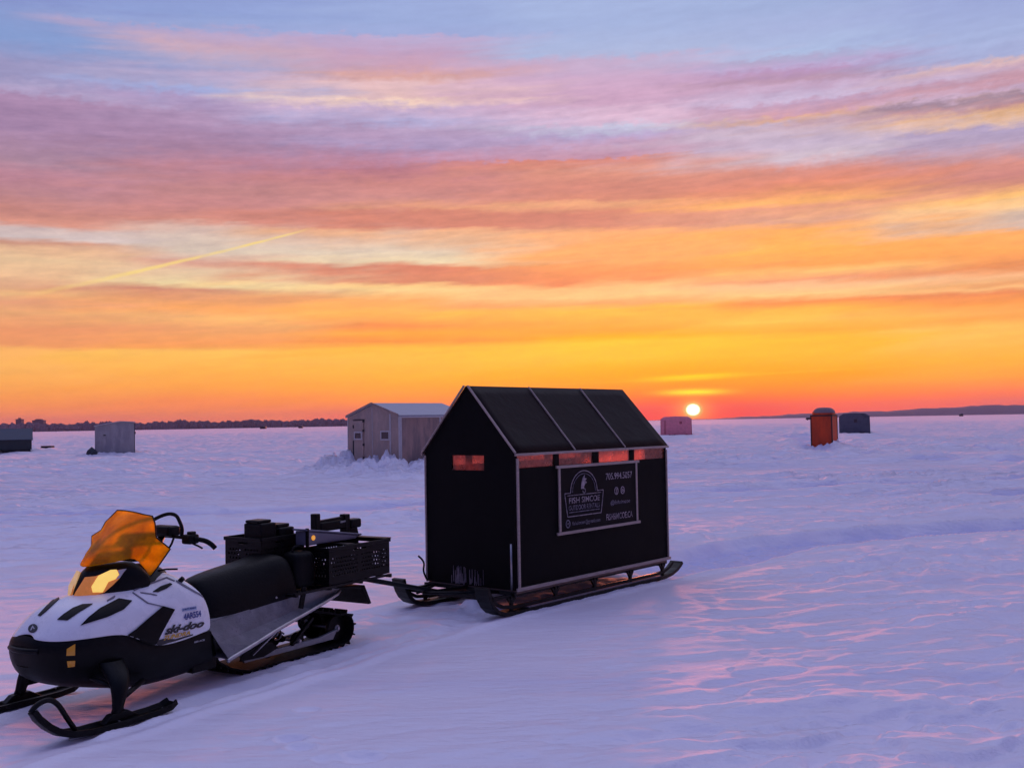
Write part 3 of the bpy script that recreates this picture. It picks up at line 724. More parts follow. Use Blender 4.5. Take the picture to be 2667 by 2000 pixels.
        MB().strip([(-.37, .235), (-.33, .17), (-.27, .11), (-.17, .065), (.0, .046)]+[(x, .046) for x in np.linspace(.3, 2.3, 8)]+[(2.45, .055), (2.56, .09), (2.64, .135)], y-.012, y+.012, .030).build('runner_rail', M['black_steel'], rn)
        for x in (-.05, .578, 1.194, 1.815, 2.425):
            st = MB().bar((x, y, .03), (x, y, .152), .026, .03, (1, 0, 0))
            st.bar((x, y, .085), (x-.05, y, .150), .018, .02); st.bar((x, y, .085), (x+.05, y, .150), .018, .02)
            st.box(x-.05, x+.05, y-.02, y+.02, .030, .038)
            st.build('strut', M['black_steel'], root)
    # front cross members and tow bar
    MB().bar((-.30, .0, .165), (-.30, Wd, .165), .03, .035).build('cross_beam', M['black_steel'], root)
    MB().bar((-.02, .0, .175), (-.02, Wd, .175), .03, .03).build('cross_beam', M['black_steel'], root)
    for x in (.58, 1.2, 1.82, 2.43): MB().bar((x, .02, .145), (x, Wd-.02, .145), .03, .03).build('cross_beam', M['black_steel'], root)
    inv = Matrix.Translation(HN) @ Matrix.Rotation(HUT_YAW, 4, 'Z'); inv.invert()
    hp = inv @ (SM_O+SM_F*-2.63+SM_L*.0+Vector((0, 0, .44)))
    MB().tube([hp, (-.34, .62, .185), (-.02, .56, .185)], .020).build('tow_bar', M['black_steel'], root, smooth=True)
    MB().tube([(-.02, .18, .175), (-.55, .60, .20)], .014).build('tow_brace', M['black_steel'], root, smooth=True)
    MB().tube([(-.02, .95, .175), (-.55, .66, .20)], .014).build('tow_brace', M['black_steel'], root, smooth=True)
build_hut()

# ------------------------------------------------------------------ huts and shelters out on the ice
def gable_shed(name, label, cat, loc, rz, w, l, ze, zr, m_front, m_side, m_roof, over=.08, z0=0., roof_th=.05):
    # local: front wall in plane x=0 from y=0..w, runs back along +x
    root = thing(name, label, cat, (loc[0], loc[1], 0), rz)
    th = .04
    MB().prism([(0, z0), (w, z0), (w, ze), (w/2, zr), (0, ze)], 'x', 0, th).build('gable_wall', M[m_front], root)
    MB().prism([(0, z0), (w, z0), (w, ze), (w/2, zr), (0, ze)], 'x', l-th, l).build('gable_wall', M[m_front], root)
    MB().box(th, l-th, 0, th, z0, ze-.01).build('wall', M[m_side], root)
    MB().box(th, l-th, w-th, w, z0, ze-.01).build('wall', M[m_side], root)
    k = (zr-ze)/(w/2)
    for s in (0, 1):
        f = (lambda y: y) if s == 0 else (lambda y: w-y)
        MB().prism([(f(w/2), zr+.012), (f(-over), ze-over*k+.012), (f(-over), ze-over*k+.012+roof_th), (f(w/2), zr+.012+roof_th)], 'x', -over, l+over).build('roof', M[m_roof], root)
    return root
def frame_box(root, x, y0, y1, z0, z1, t, m, name='window_frame'):
    b = MB()
    b.box(x-.03, x, y0-t, y1+t, z1, z1+t); b.box(x-.03, x, y0-t, y1+t, z0-t, z0); b.box(x-.03, x, y0-t, y0, z0, z1); b.box(x-.03, x, y1, y1+t, z0, z1)
    return b.build(name, M[m], root)
def big_hut():
    # near corner of the hut is front wall's right end
    w, l = BIG['w'], BIG['l']
    r = gable_shed('plywood_hut', 'large grey plywood hut with a pale gable roof behind the snowmobile', 'hut', BIG['c'], BIG['yaw'], w, l, 1.90, 2.30, 'ply', 'ply_red', 'snow_roof', .05, .05, .045)
    # front wall is x=0, y=0 at the near corner, y=w at the far left corner
    P = lambda f: w*f
    MB().box(-.025, 0, P(.0), P(.0)+.055, .05, 1.9).build('corner_trim', M['trim'], r)
    MB().box(-.02, 0, P(.165), P(.165)+.055, .05, 2.0).build('corner_trim', M['trim'], r)
    MB().box(-.015, 0, P(.985), P(.985)+.035, .05, 1.88).build('corner_trim', M['trim'], r)
    MB().box(-.01, 0, P(.51), P(.51)+.02, .05, 2.2).build('wall_seam', M['trim'], r)
    MB().box(.0, .05, -.022, 0, .05, 1.88).build('corner_trim', M['trim'], r)
    MB().box(1.62, 1.68, -.02, 0, .05, 1.88).build('wall_batten', M['trim'], r)
    MB().box(-.08, l+.08, -.115, -.09, 1.86, 1.905).build('eave_board', M['trim'], r)
    win = MB().box(-.02, -.005, P(.20), P(.335), 1.20, 1.42).build('window', M['dark_glass'], r); frame_box(win, -.003, P(.20), P(.335), 1.20, 1.42, .045, 'trim')
    door = MB().box(-.03, -.004, P(.68), P(.862), .12, 1.80).build('door', M['ply'], r, bevel=.006)
    dw = MB().box(-.042, -.032, P(.71), P(.83), 1.22, 1.40).build('door_window', M['dark_glass'], door); frame_box(dw, -.031, P(.71), P(.83), 1.22, 1.40, .045, 'trim')
    MB().box(-.012, -.004, P(.865), P(.895), .20, 1.15).build('door_gap', M['dark'], r)
    MB().box(-.04, -.02, P(.66), P(.875), 1.80, 1.83).build('door_lintel', M['dark'], r)
    for z in (.55, .98, 1.44, 1.74): MB().box(-.05, -.03, P(.660), P(.684), z, z+.07).build('hinge', M['dark'], door)
    MB().box(-.05, -.03, P(.86), P(.875), 1.55, 1.66).build('handle', M['dark'], door)
    MB().bar((-.07, 0, 1.95), (-.07, w/2, 2.35), .02, .06).build('gable_board', M['ply_red'], r)
    MB().bar((-.07, w, 1.95), (-.07, w/2, 2.35), .02, .06).build('gable_board', M['ply_red'], r)
big_hut()
def left_shed():
    r = thing('grey_shed', 'small pale grey shed with a slightly pitched roof alone on the ice at left', 'shed', (-25.41, 64, 0), R(21))
    w = 2.27; prof = [(0, .02), (w, .02), (w, 2.05), (1.42, 2.10), (0, 1.84)]
    MB().prism(prof, 'y', 0, .06).build('gable_wall', M['grey_wall'], r)
    MB().prism(prof, 'y', 2.2, 2.26).build('gable_wall', M['grey_wall'], r)
    MB().box(0, .06, .06, 2.2, .02, 1.84).build('wall', M['grey_wall'], r); MB().box(w-.06, w, .06, 2.2, .02, 2.04).build('wall', M['grey_wall'], r)
    MB().prism([(-.06, 1.845), (1.42, 2.115), (w+.06, 2.065), (w+.06, 2.11), (1.42, 2.165), (-.06, 1.895)], 'y', -.1, 2.35).build('roof', M['trim'], r)
    MB().box(1.36, 1.40, -.015, 0, .05, 2.05).build('wall_seam', M['grey_wall'], r)
    MB().box(w, w+.03, -.02, .06, .1, 2.02).build('corner_trim', M['dark'], r)
    MB().box(w+.0, w+.07, -.07, -.02, 1.35, 1.50).build('door_latch', M['dark'], r)
    MB().box(.48, .62, -.03, 0, 1.28, 1.34).build('bracket', M['dark'], r)
    b = MB(); 
    rnd = random.Random(8); rows = []
    for i in range(7):
        t = i/6; rr = (.30, .34, .33, .29, .22, .12, .03)[i]; rows.append([(-.10+rr*math.cos(a)*rnd.uniform(.85, 1.1), -.5+rr*math.sin(a)*rnd.uniform(.85, 1.1), .10+.52*t) for a in np.linspace(0, 2*math.pi, 13)[:-1]])
    for q in rows: q.append(q[0])
    o = b.grid(rows).build('sack', mat('dark sack cloth', (.03, .035, .045), .8, bump=.4), None, smooth=True, weld=True); o.location = (-25.3, 64, 0)
    tag(o, 'dark bulging sack lying at the foot of the small grey shed', 'sack')
left_shed()
def dark_hut():
    r = thing('dark_hut', 'long low dark hut with a bluish roof cut off by the left edge', 'hut', (-36.1, 79, 0), R(26))
    L0 = -4.2
    MB().box(L0, 0, 0, .06, .28, 1.02).build('gable_wall', M['dark_green'], r); MB().box(L0, 0, 2.1, 2.16, .28, 1.02).build('gable_wall', M['dark_green'], r)
    MB().prism([(0, .28), (2.16, .28), (2.16, 1.02), (1.08, 1.78), (0, 1.02)], 'x', -.06, 0).build('end_wall', M['dark_green'], r)
    MB().prism([(0, .28), (2.16, .28), (2.16, 1.02), (1.08, 1.78), (0, 1.02)], 'x', L0, L0+.06).build('end_wall', M['dark_green'], r)
    MB().prism([(-.1, .985), (1.08, 1.80), (1.08, 1.85), (-.1, 1.035)], 'x', L0-.1, .08).build('roof', M['dark_roof'], r)
    MB().prism([(2.26, .985), (1.08, 1.80), (1.08, 1.85), (2.26, 1.035)], 'x', L0-.1, .08).build('roof', M['dark_roof'], r)
    MB().box(-2.0, -.08, .06, 2.1, .0, .28).build('skirt', M['dark'], r)
    MB().box(L0, .06, -.03, .0, .96, 1.0).build('eave_strip', M['dark'], r)
    b = thing('transport_sled', 'small black tub sled on the ice beside the dark hut', 'sled', (-37.3, 84, 0))
    MB().prism([(-.40, .06), (.42, .06), (.50, .40), (-.30, .40), (-.42, .30)], 'y', 0, .6).build('tub', M['dark'], b, bevel=.03)
    MB().box(-.36, .46, -.03, .63, .38, .44).build('rim', M['dark'], b, bevel=.01)
dark_hut()
def orange_hut():
    r = thing('orange_hut', 'narrow burnt orange hut with a snow capped domed roof on the right', 'hut', (16.67, 55, 0), R(59))
    # local: corner nearest the camera at origin; left face runs along +y, right face along +x
    a, b = 1.09, 1.09; H = 1.74
    t = .05
    MB().box(0, a, 0, t, .02, H).build('wall', M['orange_cloth'], r); MB().box(0, t, t, b, .02, H).build('gable_wall', M['orange_cloth'], r)
    MB().box(a-t, a, t, b, .02, H).build('gable_wall', M['orange_cloth'], r); MB().box(t, a-t, b-t, b, .02, H).build('wall', M['orange_cloth'], r)
    for x, y in ((-.02, -.02), (a-.03, -.02), (-.02, b-.03), (a-.03, b-.03)): MB().box(x, x+.06, y, y+.06, .0, H+.01).build('corner_post', M['orange_dark'], r)
    f = MB().box(-.03, a+.03, -.03, 0, H-.05, H+.03); f.box(-.03, 0, 0, b+.03, H-.05, H+.03); f.build('top_rail', M['orange_dark'], r)
    rows = []
    for i in range(9):
        v = i/8; q = math.cos(v*math.pi/2)**.6; z = H+.03+.36*math.sin(v*math.pi/2)
        row = []
        for k in range(29):
            th = 2*math.pi*k/28; c, s = math.cos(th), math.sin(th); e = 3.5
            sx = (abs(c)**(2/e))*(1 if c >= 0 else -1); sy = (abs(s)**(2/e))*(1 if s >= 0 else -1)
            row.append((a/2+(a/2+.02)*sx*max(q, .02), b/2+(b/2+.02)*sy*max(q, .02), z))
        rows.append(row)
    rf = MB().grid(rows).build('roof', M['orange_cloth'], r, smooth=True, weld=True)
    rows2 = [[(a/2+(x-a/2)*.97-.02, b/2+(y-b/2)*.97-.02, z+.03) for x, y, z in rw] for rw in rows[1:]]
    MB().grid(rows2).build('snow_cap', M['dome_snow'], rf, smooth=True, weld=True)
    MB().box(-.012, 0, .12, .72, .1, 1.55).build('door', M['orange_cloth'], r)
orange_hut()
def popup(name, label, x0, x1, y, d, h, ch, m, md, win, extra=None):
    az = math.atan2((x0+x1)/2, y)
    r = thing(name, label, 'shelter', (x0, y, 0), -az); w = (x1-x0)*math.cos(az)
    prof = [(0, .02), (w, .02), (w-.02, h-ch), (w-ch*1.5, h-.02), (w/2, h+.03), (ch*1.5, h-.02), (.02, h-ch)]
    MB().prism(prof, 'y', 0, d).build('fabric_body', M[m], r, bevel=.04)
    for wx, wz, s in win: MB().box(w*wx-s/2, w*wx+s/2, -.015, 0, wz-s/2, wz+s/2).build('window', M[md], r)
    for fx in (.0, 1.): MB().bar((w*fx, -.015, .05), (w*(fx*.985+.0075), -.015, h-ch), .03, .06, (0, 1, 0)).build('edge_pole', M[md], r)
    return r
p = popup('grey_shelter', 'slate grey pop up shelter just behind the orange hut', 31.0, 33.91, 100, 2.6, 1.96, .26, 'grey_cloth', 'dark', [])
frame_box(p, -.001, 1.35, 1.62, 1.10, 1.40, .07, 'grey_wall')
MB().box(1.35, 1.62, -.012, 0, 1.10, 1.40).build('window', M['dark_glass'], p)
MB().bar((2.05, -.03, 1.90), (2.45, -.03, 1.52), .03, .10, (0, 1, 0)).build('strap', M['dark'], p)
MB().prism([(1.75, .0), (2.35, .0), (2.25, .16), (1.85, .16)], 'y', -.1, 0).build('ground_flap', M['dark'], p)
p = popup('glow_red_shelter', 'pop up shelter directly below the sun, coloured red by its glow', 15.86, 19.2, 113, 2.4, 1.98, .24, 'glow_pink_cloth', 'pink_dark', [(.65, 1.32, .26)])
for fx in (.12, .15): MB().box(3.34*fx, 3.34*fx+.05, -.012, 0, .1, 1.6).build('door_zip', M['pink_dark'], p)
for fx in (.25, .42, .8): MB().box(3.34*fx, 3.34*fx+.16, -.05, 0, .0, .10).build('ground_flap', M['pink_dark'], p)
# specks near the horizon
def speck(name, label, cat, x, y, w, h, kind):
    r = thing(name, label, cat, (x, y, 0))
    if kind == 'hut':
        MB().prism([(-w/2, 0), (w/2, 0), (w/2, h*.75), (0, h), (-w/2, h*.75)], 'y', 0, w).build('hut_body', M['dark'], r)
        MB().prism([(-w/2-.2, h*.72), (0, h+.02), (w/2+.2, h*.72), (w/2+.2, h*.80), (0, h*1.09), (-w/2-.2, h*.80)], 'y', -.2, w+.2).build('roof', M['dark_roof'], r)
    else:
        MB().prism([(-w/2, .35), (w/2, .35), (w/2, h*.6), (w*.30, h*.66), (w*.12, h), (-w*.34, h), (-w/2, h*.62)], 'y', 0, 1.7).build('body', M['dark'], r)
        for sx in (-.3, .3): MB().cyl((w*sx, .1, .38), 'y', .38, -.12, .1).build('wheel', M['rubber'], r)
speck('distant_vehicle', 'tiny dark vehicle far out beyond the orange hut', 'vehicle', 169.1, 600, 3.4, 1.5, 'car')
speck('distant_hut', 'tiny dark hut on the ice far off at right below the hills', 'hut', 469.4, 1100, 3.2, 2.6, 'hut')
speck('distant_hut', 'wider of two tiny dark specks on the ice below the wooded shore', 'hut', -206.7, 870, 4.4, 2.2, 'hut')
speck('distant_hut', 'narrower of two tiny dark specks on the ice, nearest the plywood hut', 'hut', -181.6, 900, 3.4, 1.9, 'hut')
for (a, b, x, w, h, lab) in ((42, 55, -1047, 12, 26, 'tall narrow building rising above the far wooded shore'), (85, 111, -1006, 24, 23, 'wide flat topped building above the far wooded shore')):
    r = thing('shore_building', lab, 'building', (x, 2230, 0))
    MB().box(-w/2, w/2, 0, 12, 0, h).build('wall', M['far_wall'], r); MB().box(-w/2-.6, w/2+.6, -.6, 12.6, h, h+1.2).build('roof', M['tree'], r)
    if w < 20: MB().box(-2, 2, 3, 8, h+1.2, h+4).build('stair_head', M['far_wall'], r)
    else: MB().prism([(-w*.36, 0), (w*.36, 0), (w*.2, 2.6), (-w*.2, 2.6)], 'y', 2, 10).build('roof_plant', M['tree'], r).location.z = h+1.2

# ------------------------------------------------------------------ snowmobile (local: x forward, y to its left, z up)
def build_snowmobile():
    root = thing('snowmobile', 'white and black snowmobile with an orange windshield and one bright headlight', 'snowmobile', SM_O, SM_YAW)
    MW = Matrix.Translation(SM_O) @ Matrix.Rotation(SM_YAW, 4, 'Z'); MI = MW.inverted()
    mir = lambda pts: [(x, -y, z) for x, y, z in pts]
    # ---- white hood and side panels: one lofted shell
    rows = [  # centre, m1, m2, m3, lower edge
        [(.235, 0, .508), (.242, .03, .507), (.250, .055, .503), (.256, .07, .499), (.260, .082, .494)],
        [(.212, 0, .545), (.216, .05, .542), (.226, .095, .527), (.242, .118, .508), (.252, .135, .488)],
        [(.166, 0, .592), (.170, .07, .587), (.180, .14, .560), (.196, .175, .521), (.212, .20, .479)],
        [(.092, 0, .650), (.100, .09, .642), (.092, .19, .607), (.100, .24, .546), (.112, .27, .476)],
        [(-.015, 0, .686), (-.020, .10, .668), (-.028, .22, .632), (-.032, .275, .565), (-.033, .300, .473)],
        [(-.13, 0, .705), (-.135, .11, .683), (-.15, .235, .645), (-.168, .298, .570), (-.188, .320, .465)],
        [(-.26, 0, .725), (-.27, .13, .705), (-.29, .255, .665), (-.31, .315, .570), (-.32, .333, .365)],
        [(-.42, 0, .765), (-.44, .15, .738), (-.46, .265, .688), (-.46, .320, .570), (-.45, .337, .340)],
        [(-.57, 0, .79), (-.58, .15, .762), (-.59, .262, .705), (-.61, .322, .590), (-.62, .338, .352)],
        [(-.66, 0, .755), (-.66, .15, .735), (-.685, .255, .682), (-.74, .318, .590), (-.76, .337, .372)],
        [(-.70, 0, .725), (-.70, .15, .712), (-.715, .252, .672), (-.805, .302, .572), (-.805, .335, .376)],
    ]
    full = [mir(r[:0:-1])+r for r in rows]
    hood = MB().grid(full).build('hood', M['white_plastic'], root, smooth=True, sub=2, solid=.007)
    bpy.context.view_layer.update()
    dg = bpy.context.evaluated_depsgraph_get()
    def bvh_of(o):
        eo = o.evaluated_get(dg); me = eo.to_mesh()
        b = BVHTree.FromPolygons([v.co.copy() for v in me.vertices], [tuple(p.vertices) for p in me.polygons]); eo.to_mesh_clear(); return b
    HB = bvh_of(hood)
    CL = MI @ CPOS
    def z1(x, y): return (x*.27125, 1280+y*.27125)
    def onto(bv, px, py, off):
        d = (MI.to_3x3() @ ray(px, py)).normalized()
        h = bv.ray_cast(CL, d)
        if h[0] is None:
            # nearest point to the sight line at that depth
            h = min((bv.find_nearest(CL+d*t) for t in np.arange(5., 9., .02)), key=lambda q: q[3])
        n = h[1]
        if n.dot(d) > 0: n = -n
        return h[0]+n*off
    def decal(name, polys, m, parent, bv=None, off=.004, mirror=False, cuts=3, th=.004):
        # a cut panel lying on the shell: outline read in the photo, laid on the real surface
        bv = bv or HB; mb = MB(); mm = MB()
        for poly in polys:
            bm = bmesh.new(); vs = [bm.verts.new((x, y, 0)) for x, y in poly]; bm.faces.new(vs)
            bmesh.ops.triangulate(bm, faces=bm.faces[:]); bmesh.ops.subdivide_edges(bm, edges=bm.edges[:], cuts=cuts, use_grid_fill=True)
            bmesh.ops.triangulate(bm, faces=bm.faces[:])
            bm.verts.index_update()
            P = [onto(bv, v.co.x, v.co.y, off) for v in bm.verts]; F = [tuple(v.index for v in f.verts) for f in bm.faces]
            mb.add(P, F)
            if mirror: mm.add([(p.x, -p.y, p.z) for p in P], [f[::-1] for f in F])
            bm.free()
        if mirror: mm.build(name, m, parent, solid=th, solid_off=0)
        return mb.build(name, m, parent, solid=th, solid_off=0)
    def text_on(name, body, quad, m, parent, bv=None, off=.006, shear=0., spacing=1., fat=.012):
        bv = bv or HB; vs, fs = text_mesh(body, shear, spacing, fat); (ax, ay), (bx, by), (cx, cy), (dx, dy) = quad  # tl, tr, br, bl
        P = []
        for u, v in vs:
            tx, ty = ax+(bx-ax)*u, ay+(by-ay)*u; lx, ly = dx+(cx-dx)*u, dy+(cy-dy)*u
            P.append(onto(bv, lx+(tx-lx)*v, ly+(ty-ly)*v, off))
        return MB().add(P, fs).build(name, m, parent, solid=.0015, solid_off=0)
    Z = lambda pts: [z1(*p) for p in pts]
    # dark slash between hood and side panel, vents, panel gaps
    decal('dark_panel', [Z([(1225, 1372), (1300, 1320), (1420, 1215), (1560, 1100), (1672, 1130), (1560, 1330), (1455, 1540), (1400, 1585), (1300, 1560), (1225, 1480)])], M['black_plastic'], hood, mirror=True, cuts=4, off=.008)
    decal('hood_vent', [Z([(772, 1285), (850, 1205), (960, 1120), (1140, 1028), (1268, 1048), (1190, 1130), (1040, 1200), (900, 1245)])], M['black_plastic'], hood)
    decal('hood_vent', [Z([(552, 1230), (610, 1180), (700, 1120), (790, 1085), (890, 1080), (760, 1160), (650, 1236)])], M['black_plastic'], hood)
    decal('hood_vent', [Z([(366, 1190), (388, 1196), (445, 1150), (572, 1030), (566, 1010), (532, 1022), (454, 1096)])], M['black_plastic'], hood)
    decal('panel_vent', [Z([(1465, 962), (1540, 912), (1630, 880), (1652, 892), (1600, 930), (1520, 965)])], M['black_plastic'], hood, mirror=True, cuts=2)
    decal('panel_gap', [Z([(1275, 965), (1350, 1015), (1420, 1065), (1560, 1098), (1556, 1106), (1412, 1074), (1340, 1022), (1270, 973)])], M['seam'], hood, mirror=True, off=.003, th=.002)
    decal('panel_gap', [Z([(1345, 965), (1450, 978), (1510, 992), (1500, 1000), (1440, 987), (1350, 975)])], M['seam'], hood, off=.003, th=.002)
    decal('panel_gap', [Z([(1690, 850), (1760, 890), (1880, 960), (2005, 1028), (2000, 1040), (1870, 972), (1750, 905), (1685, 862)])], M['seam'], hood, mirror=True, off=.003, th=.002)
    decal('panel_gap', [Z([(1280, 945), (1400, 895), (1520, 850), (1600, 820), (1680, 855), (1672, 864), (1598, 832), (1520, 862), (1400, 907), (1285, 957)])], M['seam'], hood, off=.003, th=.002)
    decal('hood_slot', [Z([(1025, 1045), (1100, 1000), (1108, 1008), (1095, 1025), (1030, 1055)])], M['seam'], hood, off=.003, th=.002, cuts=2)
    # round badge on the nose
    cx, cy = 318, 1313
    ell = lambda f, n=18: [(cx+f*(52*math.cos(t)*.78-46*math.sin(t)*.42), cy+f*(52*math.cos(t)*-.45-46*math.sin(t)*.75)) for t in np.linspace(0, 2*math.pi, n+1)[:-1]]
    decal('badge', [Z(ell(1.0))], M['decal_black'], hood, off=.003, th=.002, cuts=1)
    decal('badge_mark', [Z([(cx-22, cy+22), (cx+2, cy-26), (cx+24, cy+8), (cx+10, cy+8), (cx+2, cy-8), (cx-8, cy+20)])], M['decal_white'], hood, off=.006, th=.001, cuts=1)
    # lettering on the side panel
    z7 = lambda x, y: (380+x*.08439, 1560+y*.08439)
    q = lambda *p: [z7(*a) for a in p]
    text_on('lettering', 'ski-doo', q((575, 835), (1790, 620), (1775, 845), (560, 1110)), M['decal_black'], hood, shear=.35, spacing=.95, fat=.035)
    text_on('lettering', 'TUNDRA', q((560, 1130), (1350, 970), (1350, 1090), (520, 1275)), M['decal_yellow'], hood, shear=.3, fat=.03)
    decal('stripe', [q((300, 1465), (370, 1260), (520, 1220), (430, 1330), (900, 1230), (1440, 1075), (1440, 1110), (900, 1290), (480, 1405))], M['decal_black'], hood, off=.004, th=.002)
    decal('registration_sticker', [q((1105, 290), (1545, 205), (1555, 330), (1115, 380))], M['decal_pale'], hood, off=.003, th=.002)
    text_on('lettering', 'ONTARIO', q((1120, 300), (1530, 230), (1535, 285), (1125, 350)), M['decal_blue'], hood, off=.006)
    text_on('lettering', '4AR554', q((1150, 450), (1680, 340), (1695, 530), (1165, 650)), M['decal_blue'], hood, off=.005, fat=.025)
    # ---- black lower body
    br = [
        [(.254, .080, .497), (.286, .09, .452), (.272, .085, .340)],
        [(.246, .132, .491), (.274, .152, .445), (.248, .135, .292)],
        [(.206, .196, .482), (.234, .215, .425), (.200, .180, .245)],
        [(.106, .265, .478), (.138, .280, .405), (.106, .225, .205)],
        [(-.038, .295, .476), (-.010, .312, .390), (-.020, .245, .172)],
        [(-.19, .314, .468), (-.17, .332, .365), (-.16, .262, .138)],
        [(-.32, .315, .378), (-.32, .330, .320), (-.30, .265, .105)],
        [(-.45, .320, .350), (-.45, .332, .290), (-.45, .270, .095)],
        [(-.62, .320, .362), (-.62, .332, .290), (-.62, .272, .100)],
        [(-.80, .318, .380), (-.80, .328, .300), (-.88, .275, .115)],
    ]
    brow = [r+[(r[2][0], 0, r[2][2]-.01)]+mir(r[::-1]) for r in br]
    bl = MB().grid(brow)
    nose = brow[0]; i0 = len(bl.v)
    bl.add(nose[:3]+[(.290, 0, .455)]+nose[4:]+[(.272, 0, .34), (.252, 0, .507)], [(0, 1, 3, 8), (1, 2, 7, 3), (8, 3, 5, 6), (3, 7, 4, 5)])
    belly = bl.build('belly_pan', M['black_plastic'], root, smooth=True, sub=2, weld=True)
    bpy.context.view_layer.update(); dg = bpy.context.evaluated_depsgraph_get(); BB = bvh_of(belly)
    decal('reflector', [Z([(640, 1510), (720, 1462), (718, 1570), (636, 1572)])], M['amber'], belly, bv=BB, off=.004, th=.006, cuts=1, mirror=True)
    decal('reflector', [Z([(642, 1624), (720, 1620), (716, 1672), (650, 1682)])], M['amber'], belly, bv=BB, off=.004, th=.006, cuts=1, mirror=True)
    z8 = z7
    text_on('lettering', '600 ACE', q((1480, 1295), (1800, 1225), (1800, 1270), (1480, 1350)), M['decal_white'], belly, bv=BB, off=.004)
    MB().tube([(.262, -.13, .43), (.292, -.05, .43), (.292, .05, .43), (.262, .13, .43)], .016, smooth=2).build('bumper', M['black_plastic'], root, smooth=True)
    # footwell and boards behind the panels
    MB().prism([(-.70, .12), (-.90, .12), (-.90, .20), (-.86, .36), (-.70, .40)], 'y', -.27, .27).build('footwell', M['black_plastic'], root, bevel=.01)
    # ---- headlamp pod
    bot = [(-.052, .0, .680), (-.046, .032, .668), (-.105, .080, .666), (-.185, .135, .672), (-.325, .205, .684), (-.44, .215, .690)]
    top = [(-.150, .0, .850), (-.142, .022, .850), (-.195, .070, .860), (-.262, .118, .868), (-.352, .192, .874), (-.430, .215, .765)]
    pr = [mir(b_[:0:-1])+b_ for b_ in (bot, top)]
    mid = [[(b[0]*.5+t[0]*.5+.008, b[1]*.5+t[1]*.5+(.006 if b[1] > 0 else (-.006 if b[1] < 0 else 0)), b[2]*.5+t[2]*.5) for b, t in zip(pr[0], pr[1])]]
    cap = [(x*.6-.17, y*.35, .845+.0*z) for x, y, z in pr[1]]
    pod = MB().grid([pr[0]]+mid+[pr[1]]+[cap]).build('headlamp_cowl', M['black_plastic'], root, smooth=True, sub=1, solid=.006)
    bpy.context.view_layer.update(); dg = bpy.context.evaluated_depsgraph_get(); PB = bvh_of(pod)
    lens = decal('headlamp', [Z([(718, 1004), (745, 950), (822, 826), (920, 815), (1040, 770), (1212, 742), (1145, 835), (1080, 900), (1000, 968), (840, 1012)])], M['lamp_dim'], root, bv=PB, off=.006, mirror=True, th=.008)
    decal('lit_lens', [Z([(878, 915), (945, 812), (1060, 756), (1118, 752), (1142, 800), (1105, 842), (1040, 868), (985, 966), (890, 968)])], M['lamp'], lens, bv=PB, off=.012, th=.004)
    decal('lens_rim', [Z([(1130, 760), (1212, 742), (1150, 828), (1110, 846), (1146, 800)])], M['trim'], lens, bv=PB, off=.0125, th=.004, cuts=1)
    def at_y(px, py, y):
        d = MI.to_3x3() @ ray(*z1(px, py)); return CL+d*((y-CL.y)/d.y)
    MB().add([at_y(655, 990, -.050), at_y(664, 905, -.060), at_y(742, 758, -.055), at_y(768, 768, -.030), at_y(745, 850, -.020), at_y(695, 985, -.020)], [(0, 1, 2, 3, 4, 5)]).build('lit_lens', M['lamp_side'], lens, solid=.012, solid_off=0)
    # ---- windshield
    ws = [
        [(-.425, -.215, .770), (-.300, -.185, .845), (-.215, -.14, .858), (-.118, 0, .842), (-.235, .14, .864), (-.330, .195, .872), (-.424, .220, .758)],
        [(-.375, -.272, .885), (-.300, -.20, .895), (-.238, -.14, .895), (-.155, 0, .885), (-.262, .14, .895), (-.365, .21, .885), (-.446, .250, .805)],
        [(-.388, -.280, .985), (-.345, -.21, .965), (-.300, -.14, .955), (-.235, 0, .945), (-.315, .14, .945), (-.420, .215, .930), (-.524, .280, .915)],
        [(-.420, -.232, 1.020), (-.390, -.19, 1.015), (-.360, -.13, 1.012), (-.320, 0, 1.010), (-.380, .13, 1.005), (-.430, .185, .998), (-.469, .220, .988)],
        [(-.428, -.202, 1.070), (-.425, -.17, 1.078), (-.415, -.115, 1.080), (-.405, 0, 1.080), (-.445, .11, 1.070), (-.475, .155, 1.072), (-.492, .182, 1.070)],
        [(-.470, -.142, 1.143), (-.472, -.11, 1.143), (-.477, -.07, 1.141), (-.485, 0, 1.134), (-.495, .07, 1.122), (-.503, .11, 1.116), (-.508, .140, 1.112)],
    ]
    def dense(rows, k=5):
        # keep the notched outline, only refine
        out = []
        for a, b in zip(rows, rows[1:]):
            for t in range(k):
                f = t/k; out.append([tuple(p[i]*(1-f)+q_[i]*f for i in range(3)) for p, q_ in zip(a, b)])
        out.append(rows[-1])
        def cr(p0, p1, p2, p3, t): return tuple(.5*((2*p1[i])+(-p0[i]+p2[i])*t+(2*p0[i]-5*p1[i]+4*p2[i]-p3[i])*t*t+(-p0[i]+3*p1[i]-3*p2[i]+p3[i])*t**3) for i in range(3))
        res = []
        for r in out:
            rr = []
            n = len(r)
            for j in range(n-1):
                for t in range(4): rr.append(cr(r[max(j-1, 0)], r[j], r[j+1], r[min(j+2, n-1)], t/4))
            rr.append(r[-1]); res.append(rr)
        return res
    wd = dense(ws)
    w = MB().grid(wd).build('windshield', M['screen'], root, smooth=True, solid=.004, solid_off=0)
    edge = [r[0] for r in wd]+wd[-1]+[r[-1] for r in wd[::-1]]
    MB().tube(edge, .0045, 6).build('windshield_edge', M['black_plastic'], w, smooth=True)
